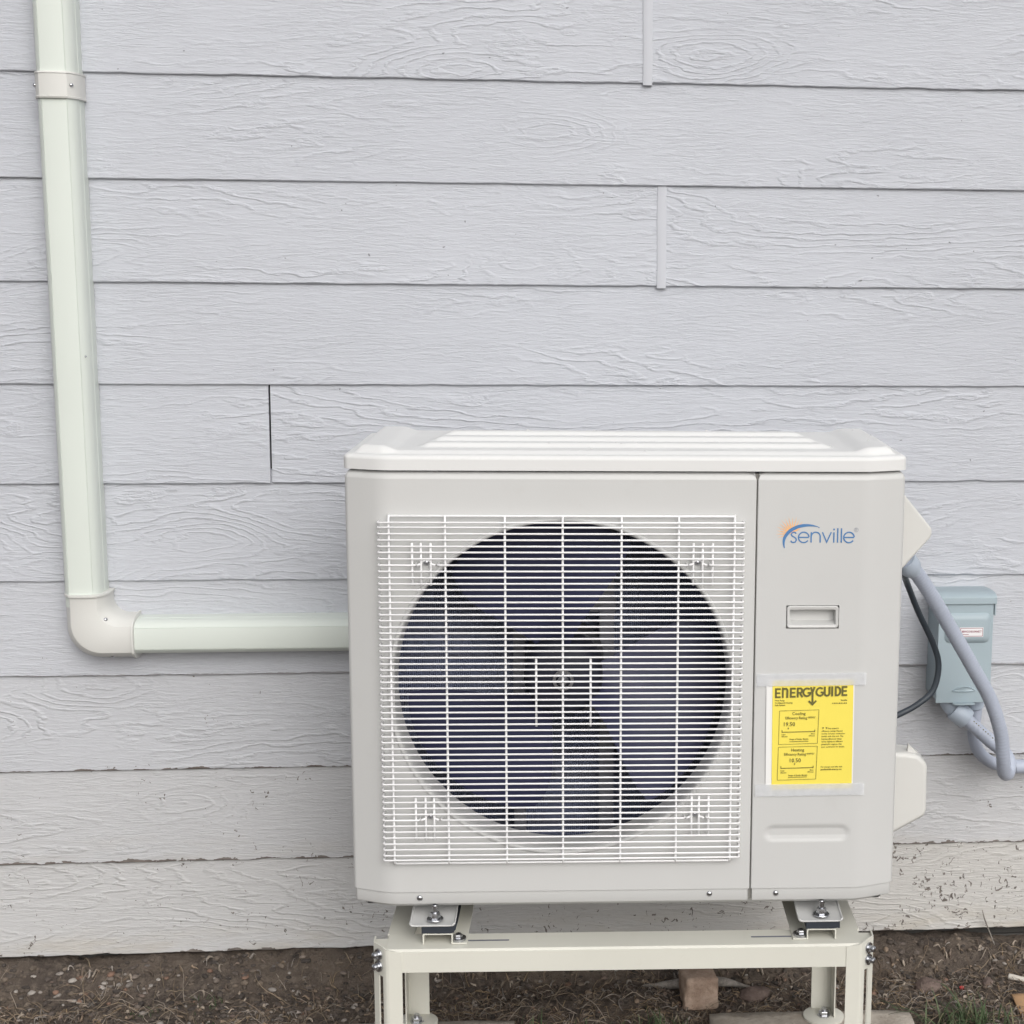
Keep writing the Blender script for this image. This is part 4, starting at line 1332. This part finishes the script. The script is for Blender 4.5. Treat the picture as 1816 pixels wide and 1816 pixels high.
# embossed finger pull near the bottom and hasp
mb = MB()
pts = []
n = 16
for i in range(n + 1):
    t = i / n
    pts.append((0.7735 + 0.046 * t, 0.5470 + 0.0105 * math.sin(math.pi * t) ** 0.7 * (0.6 + 0.4 * t)))
low = [(0.7735 + 0.046 * (1 - i / n), 0.5470 - 0.0015 * math.sin(math.pi * i / n)) for i in range(1, n)]
ring0 = pts + low
cxp = sum(p[0] for p in ring0) / len(ring0); czp = sum(p[1] for p in ring0) / len(ring0)
rr_ = [[(cxp + (x - cxp) * s_, czp + (z - czp) * s_) for x, z in ring0] for s_ in (1.0, 0.90, 0.72)]
k = len(ring0)
for q, y in zip(rr_, (BYF - 0.0002, BYF - 0.0030, BYF - 0.0016)): mb.v += [(x, y, z) for x, z in q]
mb.f = [(i * k + j, i * k + (j + 1) % k, (i + 1) * k + (j + 1) % k, (i + 1) * k + j) for i in range(2) for j in range(k)] + [tuple(2 * k + j for j in range(k))]
bb(mb, 'finger_pull', 'box_paint', door, smooth=True, auto=60)
mb = MB().prism(rrect(0.7745, 0.8170, -0.092, -0.0805, 0.005), 0.5222, 0.5250, 'z')
bb(mb, 'hasp', 'box_paint', door, bevel=0.0008)

# ------------------------------------------------------------------ conduits and cable
def conduit(name, pts, r, label_, ribs, mat='conduit_plastic', n=18, per=10, org=None):
    org = Vector(org)
    t = empty(name, org)
    path = catmull(pts, per)
    L_ = 0.0
    rad = []
    for i, p in enumerate(path):
        if i: L_ += (p - path[i - 1]).length
        rad.append(L_)
    # resample for the ribbed jacket
    N = max(8, int(L_ / 0.0016))
    out = []; rr = []
    j = 0
    for i in range(N + 1):
        s_ = L_ * i / N
        while j < len(rad) - 2 and rad[j + 1] < s_: j += 1
        f = (s_ - rad[j]) / max(1e-9, rad[j + 1] - rad[j])
        out.append(path[j].lerp(path[j + 1], f) - org)
        rr.append(r * (1 + ribs * math.sin(2 * math.pi * s_ / 0.0068)))
    MB().tube(out, r, n, radii=rr).build('jacket', mat, t, smooth=True, auto=60)
    tag(t, label_, 'conduit')
    return t

def collar(parent, p, d, prof, org, mat='conduit_fitting', n=20, name='fitting'):
    mb = MB().lathe(prof, n, 'z')
    o = mb.build(name, mat, parent, smooth=True, auto=35)
    o.location = Vector(p) - Vector(org)
    o.rotation_euler = Vector(d).to_track_quat('Z', 'Y').to_euler()
    return o
main_pts = [(0.575, -0.382, 0.868), (0.6043, -0.36, 0.8500), (0.6265, -0.345, 0.8325), (0.6636, -0.31, 0.7868), (0.7174, -0.265, 0.7091), (0.7707, -0.225, 0.6292), (0.8128, -0.195, 0.563), (0.8419, -0.172, 0.4942),
            (0.8530, -0.158, 0.4434), (0.8625, -0.138, 0.4080), (0.8760, -0.116, 0.3975), (0.8830, -0.103, 0.4110), (0.8755, -0.094, 0.4300), (0.8541, -0.085, 0.4472), (0.8270, -0.077, 0.4705), (0.7970, -0.068, 0.4970)]
cd = conduit('flexible_conduit', main_pts, 0.0128, 'thick blue-grey flexible conduit hanging in a loop from the outdoor unit to the box', 0.022, org=(0.876, -0.116, 0.385))
co_ = (0.876, -0.116, 0.385)
nutp = [(0.0125, -0.012), (0.0175, -0.012), (0.0185, -0.009), (0.0185, 0.010), (0.0172, 0.013), (0.0150, 0.014), (0.0130, 0.022), (0.0125, 0.022)]
collar(cd, (0.6165, -0.352, 0.8415), (0.57, 0.42, -0.70), nutp, co_)
collar(cd, (0.7985, -0.0685, 0.4955), (0.76, -0.20, -0.60), [(0.0120, -0.020), (0.0190, -0.020), (0.0205, -0.017), (0.0205, 0.010), (0.0190, 0.013), (0.0150, 0.0135), (0.0128, 0.014)], co_)
mb = MB().tube([Vector(p) - Vector(co_) for p in ((0.7890, -0.0625, 0.5040), (0.7800, -0.056, 0.5100), (0.7760, -0.052, 0.5160), (0.7755, -0.050, 0.5265))], 0.0165, 18)
mb.build('angle_fitting', 'conduit_fitting', cd, smooth=True, auto=40)
# printed line on the jacket near the lower fitting
mb = MB()
a_, b_ = Vector((0.812, -0.0725, 0.4835)), Vector((0.8585, -0.0865, 0.4432))
dr = (b_ - a_).normalized()
sidev = Vector((0.35, -0.82, 0.42)).normalized()
for i in range(11):
    q = a_ + (b_ - a_) * (i / 11) + sidev * 0.0134 - Vector(co_)
    w_ = dr.cross(sidev).normalized() * 0.0011
    d2 = dr * (0.0026 if i % 4 != 3 else 0.001)
    mb.add([q - w_, q + d2 - w_, q + d2 + w_, q + w_], [(0, 1, 2, 3)])
mb.build('print_line', 'print_ink', cd)

c2_pts = [(0.8290, -0.040, 0.526), (0.8345, -0.034, 0.5000), (0.8345, -0.030, 0.4720), (0.8345, -0.028, 0.4430), (0.8460, -0.027, 0.4120), (0.8700, -0.026, 0.3905), (0.9000, -0.026, 0.3815), (0.9260, -0.026, 0.3800), (0.99, -0.026, 0.3800), (1.12, -0.026, 0.3790), (1.26, -0.026, 0.3790)]
c2o = (0.87, -0.026, 0.38)
c2 = conduit('wall_conduit', c2_pts, 0.0118, 'grey-blue conduit leaving the box bottom and running right along the siding', 0.0, org=c2o)
collar(c2, (0.8320, -0.037, 0.5120), (0.1, 0.2, -1.0), [(0.0075, -0.011), (0.0165, -0.011), (0.0165, 0.008), (0.0140, 0.011), (0.0075, 0.012)], c2o)
collar(c2, (0.9330, -0.026, 0.3800), (1, 0, 0), [(0.0075, -0.016), (0.0135, -0.015), (0.0135, 0.02), (0.0118, 0.021)], c2o, mat='conduit_plastic')

cab = [(0.585, -0.395, 0.845), (0.6200, -0.310, 0.8150), (0.6390, -0.255, 0.7900), (0.6690, -0.22, 0.7320), (0.7010, -0.21, 0.6700), (0.7135, -0.205, 0.6290), (0.7060, -0.205, 0.5860), (0.6810, -0.21, 0.5630), (0.6480, -0.215, 0.5460), (0.600, -0.235, 0.535), (0.55, -0.27, 0.535)]
kc = empty('black_cable', (0.681, -0.21, 0.55))
mb = MB().tube([p - Vector((0.681, -0.21, 0.55)) for p in catmull(cab, 8)], 0.0055, 10)
mb.build('jacket', 'cable_black', kc, smooth=True)
tag(kc, 'thin black cable bowing out beside the outdoor unit, left of the thick conduit', 'cable')

# ------------------------------------------------------------------ things on the ground
def rough_block(name, mat, x0, x1, y0, y1, z0, z1, rz=0.0, amp=0.003, seed=0, sub=7, bevel=0.003, tilt=(0, 0)):
    cx_, cy_ = (x0 + x1) / 2, (y0 + y1) / 2
    bm = bmesh.new()
    bmesh.ops.create_cube(bm, size=2.0)
    bmesh.ops.subdivide_edges(bm, edges=list(bm.edges), cuts=sub * 2 + 1, use_grid_fill=True)
    half = Vector(((x1 - x0) / 2, (y1 - y0) / 2, (z1 - z0) / 2))
    for v in bm.verts:
        q = Vector((v.co.x * half.x, v.co.y * half.y, v.co.z * half.z))
        c_ = Vector(tuple(max(-half[i] + bevel, min(half[i] - bevel, q[i])) for i in range(3)))
        d_ = q - c_
        v.co = c_ + d_.normalized() * bevel if d_.length > 1e-9 else q
    for v in bm.verts:
        p = v.co * 30 + Vector((seed, seed * 2, 0))
        v.co += Vector((noise.noise(p), noise.noise(p + Vector((7, 0, 0))), noise.noise(p + Vector((0, 9, 0))))) * amp
        p2 = v.co * 90 + Vector((seed, 0, 0))
        v.co += Vector((noise.noise(p2), noise.noise(p2 + Vector((7, 0, 0))), noise.noise(p2 + Vector((0, 9, 0))))) * amp * 0.4
    bmesh.ops.translate(bm, verts=bm.verts, vec=(0, 0, (z1 - z0) / 2))
    me = bpy.data.meshes.new(name); bm.to_mesh(me); bm.free()
    me.polygons.foreach_set('use_smooth', [True] * len(me.polygons))
    me.materials.append(M[mat])
    o = bpy.data.objects.new(name, me); COL.objects.link(o)
    o.location = (cx_, cy_, z0); o.rotation_euler = (tilt[0], tilt[1], rz)
    return o
tag(rough_block('paver', 'paver_concrete', 0.300, 0.655, -0.60, -0.278, -0.020, 0.0205, UYAW, 0.0035, 3), 'rough tan concrete paver under the right legs of the stand', 'paver', 'pavers under the stand')
tag(rough_block('paver', 'paver_concrete', -0.420, -0.040, -0.60, -0.268, -0.020, 0.0205, UYAW + 0.01, 0.003, 11), 'tan concrete paver under the left legs of the stand', 'paver', 'pavers under the stand')
tag(rough_block('brick', 'brick_clay', 0.2640, 0.3270, -0.215, -0.155, -0.006, 0.0560, 0.10, 0.0035, 21, bevel=0.008), 'worn brown brick standing on the soil behind the stand', 'brick')

def lump(name, mat, loc, size, seed, sub=3, rz=0.0):
    bm = bmesh.new()
    bmesh.ops.create_icosphere(bm, subdivisions=sub, radius=1.0)
    for v in bm.verts:
        n_ = noise.noise(v.co * 1.3 + Vector((seed, 0, seed))) * 0.35 + noise.noise(v.co * 3.1 + Vector((0, seed, 0))) * 0.13
        v.co *= 1 + n_
        v.co.x *= size[0]; v.co.y *= size[1]; v.co.z *= size[2]
    me = bpy.data.meshes.new(name); bm.to_mesh(me); bm.free()
    me.polygons.foreach_set('use_smooth', [True] * len(me.polygons))
    me.materials.append(M[mat])
    o = bpy.data.objects.new(name, me); COL.objects.link(o)
    o.location = loc; o.rotation_euler = (0, 0, rz)
    return o
def on_ground(x, y, dz=0.0): return (x, y, gz(x, y) + dz)
tag(lump('stone', 'rock', on_ground(0.728, -0.165, 0.006), (0.026, 0.018, 0.014), 3.3), 'brownish stone half sunk in the soil right of the stand', 'stone')
tag(lump('stone', 'rock', on_ground(0.402, -0.150, 0.005), (0.030, 0.020, 0.016), 8.1, rz=0.5), 'reddish brown stone between the brick and the right rear leg', 'stone')
tag(lump('stone', 'rock', on_ground(0.842, -0.158, 0.003), (0.013, 0.010, 0.009), 5.7, rz=1.0), 'small rounded stone near the white stick by the cardboard', 'stone')
# split grey stick behind the brick
def stick(name, pts, radii, mat, label_, cat='stick', flat=0.55):
    o0 = Vector(pts[0])
    mb = MB().tube([p - o0 for p in catmull(pts, 6)], 0.01, 9, radii=None)
    path = catmull(pts, 6)
    rr = []
    for i in range(len(path)):
        t = i / (len(path) - 1) * (len(radii) - 1)
        a = int(min(t, len(radii) - 2)); f = t - a
        rr.append(radii[a] * (1 - f) + radii[a + 1] * f)
    mb = MB().tube([p - o0 for p in path], 0.01, 9, radii=rr)
    mb.v = [(v[0], v[1], v[2] + 0.0016 * noise.noise(Vector(v) * 60)) for v in mb.v]
    o = mb.build(name, mat, smooth=True, loc=o0)
    return tag(o, label_, cat)
def G3(x, y, dz): return (x, y, gz(x, y) + dz)
stick('stick', [G3(0.200, -0.100, 0.006), G3(0.240, -0.112, 0.014), G3(0.295, -0.120, 0.020), G3(0.350, -0.112, 0.017), G3(0.405, -0.105, 0.005)], [0.002, 0.008, 0.012, 0.009, 0.0015], 'grey_bark', 'weathered grey split stick lying behind the brown brick')
stick('stick', [G3(0.888, -0.140, 0.007), G3(0.900, -0.146, 0.007), G3(0.925, -0.155, 0.006)], [0.0055, 0.006, 0.0055], 'wood_white', 'short whitish stick on the soil at the right edge')
stick('twig', [(0.872, -0.008, 0.0830), (0.878, -0.014, 0.060), (0.893, -0.030, 0.0200)], [0.0008, 0.0014, 0.0012], 'grey_bark', 'thin dry twig leaning against the flaking bottom board', 'twig')
# cardboard scrap at the right edge
o = rough_block('cardboard_scrap', 'cardboard', 0.866, 1.04, -0.36, -0.222, 0.004, 0.0075, -0.06, 0.0008, 5, 5, 0.0008, tilt=(0.08, -0.03))
tag(o, 'flat tan cardboard scrap on the soil at the right edge', 'cardboard')
o = lump('litter_bit', 'red_plastic', on_ground(0.790, -0.170, 0.003), (0.0045, 0.0035, 0.004), 9.0, 2)
tag(o, 'tiny red plastic bit on the soil right of the stand', 'litter')

# gravel: pebbles too many and small to tell apart
rng = random.Random(12)
mb = MB(); mb.c = []
ico = bmesh.new(); bmesh.ops.create_icosphere(ico, subdivisions=2, radius=1.0)
iv = [v.co.copy() for v in ico.verts]; jf = [tuple(v.index for v in f.verts) for f in ico.faces]; ico.free()
tones = [(0.20, 0.165, 0.14), (0.28, 0.25, 0.225), (0.36, 0.33, 0.30), (0.16, 0.12, 0.10), (0.24, 0.15, 0.11), (0.13, 0.115, 0.105), (0.30, 0.225, 0.165)]
def pebble(x, y, r, col=None):
    sx, sy, sz = rng.uniform(0.8, 1.5), rng.uniform(0.7, 1.1), rng.uniform(0.45, 0.75)
    a = rng.uniform(0, 6.28); sdv = rng.uniform(0, 50)
    c, s_ = math.cos(a), math.sin(a)
    z = gz(x, y) + r * sz * rng.uniform(0.0, 0.45)
    col = col or rng.choice(tones)
    k_ = rng.uniform(0.75, 1.15)
    vv = []
    for p in iv:
        q = p * (1 + 0.25 * noise.noise(p * 1.4 + Vector((sdv, 0, 0))))
        px, py, pz = q.x * r * sx, q.y * r * sy, q.z * r * sz
        vv.append((x + c * px - s_ * py, y + s_ * px + c * py, z + pz))
        mb.c.append(tuple(ch * k_ for ch in col))
    mb.add(vv, jf)
for i in range(620):
    x = rng.uniform(-1.1, 1.1); y = -rng.random() ** 0.8 * 0.34 - 0.012
    pebble(x, y, rng.choice((0.0022, 0.003, 0.003, 0.0038, 0.0048, 0.006)))
for i in range(70):                                     # drip-line pebbles at the left
    x = rng.gauss(-0.80, 0.10); y = rng.gauss(-0.052, 0.016)
    pebble(x, y, rng.choice((0.003, 0.004, 0.005, 0.0065)), rng.choice(tones[:5]))
o = mb.build('gravel', 'tinted', smooth=True, recalc=False)
tag(o, 'scattered small pebbles on the dark soil', 'gravel', kind='stuff')

# dry straw and roots
mb = MB(); mb.c = []
straws = [(0.32, 0.25, 0.175), (0.26, 0.195, 0.14), (0.38, 0.32, 0.26), (0.20, 0.155, 0.125), (0.31, 0.275, 0.245), (0.16, 0.12, 0.095), (0.35, 0.255, 0.155)]
def strand(x, y, a, L_, w, col, lift_=0.01, curl=1.0, up=0.0):
    n = 6
    px, py = x, y
    rows_ = []
    cv = rng.uniform(-1.6, 1.6) * curl
    for i in range(n + 1):
        t = i / n
        z = gz(px, py) + 0.0015 + lift_ * math.sin(math.pi * t) * 1.0 + up * t * t
        ww = w * (1 - 0.75 * t)
        nx_, ny_ = -math.sin(a), math.cos(a)
        rows_.append([(px + nx_ * ww, py + ny_ * ww, z), (px - nx_ * ww, py - ny_ * ww, z), (px, py, z + ww * 1.3)])
        px += math.cos(a) * L_ / n; py += math.sin(a) * L_ / n
        a += cv / n + rng.uniform(-0.3, 0.3) * curl
    vv = [p for r_ in rows_ for p in r_]
    ff = []
    for i in range(n):
        for j in range(3):
            k1 = (j + 1) % 3
            ff.append((i * 3 + j, i * 3 + k1, i * 3 + 3 + k1, i * 3 + 3 + j))
    k_ = rng.uniform(0.6, 1.1)
    mb.c += [tuple(ch * k_ for ch in col)] * len(vv)
    mb.add(vv, ff)
for i in range(5200):
    x = rng.uniform(-1.1, 1.1)
    y = -0.02 - rng.random() ** 0.7 * 0.36
    dens = 0.25 + 0.75 * smooth01((x + 0.55) / 0.5)
    if y > -0.09: dens *= 0.35
    if noise.noise(Vector((x * 7, y * 9, 4))) < 0.30 - dens * 0.75: continue
    strand(x, min(y, -0.015), rng.uniform(0, 6.28), rng.uniform(0.008, 0.042), rng.uniform(0.0005, 0.0014), rng.choice(straws), rng.uniform(0.001, 0.010))
for i in range(420):
    x = rng.uniform(-1.1, 1.1); y = rng.uniform(-0.34, -0.06)
    strand(x, y, rng.uniform(0, 6.28), rng.uniform(0.03, 0.08), rng.uniform(0.0006, 0.0013), rng.choice(straws[:3]), rng.uniform(0.004, 0.02), up=rng.uniform(0, 0.02))
for i in range(2600):                                   # curled leaf and bark flakes
    x = rng.uniform(-1.1, 1.1); y = rng.uniform(-0.36, -0.02)
    if noise.noise(Vector((x * 6, y * 8, 9))) < rng.uniform(-0.5, 0.35): continue
    strand(x, y, rng.uniform(0, 6.28), rng.uniform(0.005, 0.016), rng.uniform(0.0018, 0.0042), rng.choice(straws[1:6]), rng.uniform(0.001, 0.006), 1.6)
o = mb.build('dry_straw', 'tinted', smooth=True, recalc=False)
tag(o, 'tangled dry straw and roots over the soil', 'straw', kind='stuff')

# soil crumbs
mb = MB(); mb.c = []
soilc = [(0.090, 0.074, 0.063), (0.130, 0.104, 0.084), (0.066, 0.056, 0.050), (0.175, 0.140, 0.110), (0.115, 0.094, 0.082)]
ico = bmesh.new(); bmesh.ops.create_icosphere(ico, subdivisions=1, radius=1.0)
iv = [v.co.copy() for v in ico.verts]; jf = [tuple(v.index for v in f.verts) for f in ico.faces]; ico.free()
for i in range(5200):
    x = rng.uniform(-1.1, 1.1); y = -rng.random() * 0.36 - 0.006
    pebble(x, y, rng.choice((0.002, 0.003, 0.004, 0.005, 0.007)), rng.choice(soilc))
o = mb.build('soil_crumbs', 'tinted', smooth=False, recalc=False)
tag(o, 'loose dark soil crumbs along the wall', 'soil', kind='stuff')

# green grass
mb = MB(); mb.c = []
greens = [(0.070, 0.108, 0.048), (0.095, 0.140, 0.065), (0.055, 0.082, 0.040), (0.130, 0.165, 0.090), (0.18, 0.17, 0.10)]
def blade(x, y, a, L_, w, lean, col):
    n = 7
    vv = []
    for i in range(n + 1):
        t = i / n
        out_ = lean * L_ * t ** 1.6
        z = gz(x, y) - 0.004 + L_ * t * math.sqrt(max(0.05, 1 - lean * lean * t)) - 0.25 * lean * L_ * t ** 3
        px, py = x + math.cos(a) * out_, y + math.sin(a) * out_
        ww = w * (1 - t ** 2) + 0.00015
        nx_, ny_ = -math.sin(a), math.cos(a)
        vv += [(px + nx_ * ww, py + ny_ * ww, z), (px, py, z - ww * 0.5), (px - nx_ * ww, py - ny_ * ww, z)]
    ff = []
    for i in range(n):
        for j in range(2):
            ff.append((i * 3 + j, i * 3 + j + 1, i * 3 + 4 + j, i * 3 + 3 + j))
    k_ = rng.uniform(0.7, 1.2)
    mb.c += [tuple(ch * k_ for ch in col)] * len(vv)
    mb.add(vv, ff)
def tuft(cx_, cy_, n, rad, hmax):
    for i in range(n):
        a = rng.uniform(0, 6.28); r_ = rad * math.sqrt(rng.random())
        blade(cx_ + r_ * math.cos(a), cy_ + r_ * math.sin(a) * 0.7, rng.uniform(0, 6.28), rng.uniform(0.35, 1.0) * hmax, rng.uniform(0.0007, 0.0017), rng.uniform(0.2, 0.95), rng.choice(greens))
tuft(0.745, -0.315, 105, 0.060, 0.082)
tuft(0.800, -0.320, 45, 0.05, 0.062)
tuft(0.225, -0.305, 110, 0.06, 0.060)
tuft(0.10, -0.300, 40, 0.06, 0.045)
tuft(-0.57, -0.240, 26, 0.035, 0.035)
tuft(-0.70, -0.150, 16, 0.03, 0.030)
tuft(-0.02, -0.280, 26, 0.03, 0.055)
tuft(-0.60, -0.120, 18, 0.05, 0.032)
tuft(0.640, -0.300, 30, 0.03, 0.05)
for (x, y, a, L_, lean) in ((0.66, -0.29, 2.5, 0.09, 0.75), (0.69, -0.30, 2.9, 0.10, 0.85), (0.76, -0.25, 2.2, 0.08, 0.8), (0.70, -0.315, 3.0, 0.11, 0.9)):
    blade(x, y, a, L_, 0.0018, lean, greens[2])
blade(-0.246, -0.215, 0.1, 0.085, 0.0016, 0.28, (0.06, 0.075, 0.04))
blade(-0.250, -0.220, 0.3, 0.060, 0.0014, 0.38, (0.06, 0.075, 0.04))
o = mb.build('grass', 'tinted', smooth=True, recalc=False)
tag(o, 'short green grass tufts growing at the front of the soil strip', 'grass', kind='stuff')
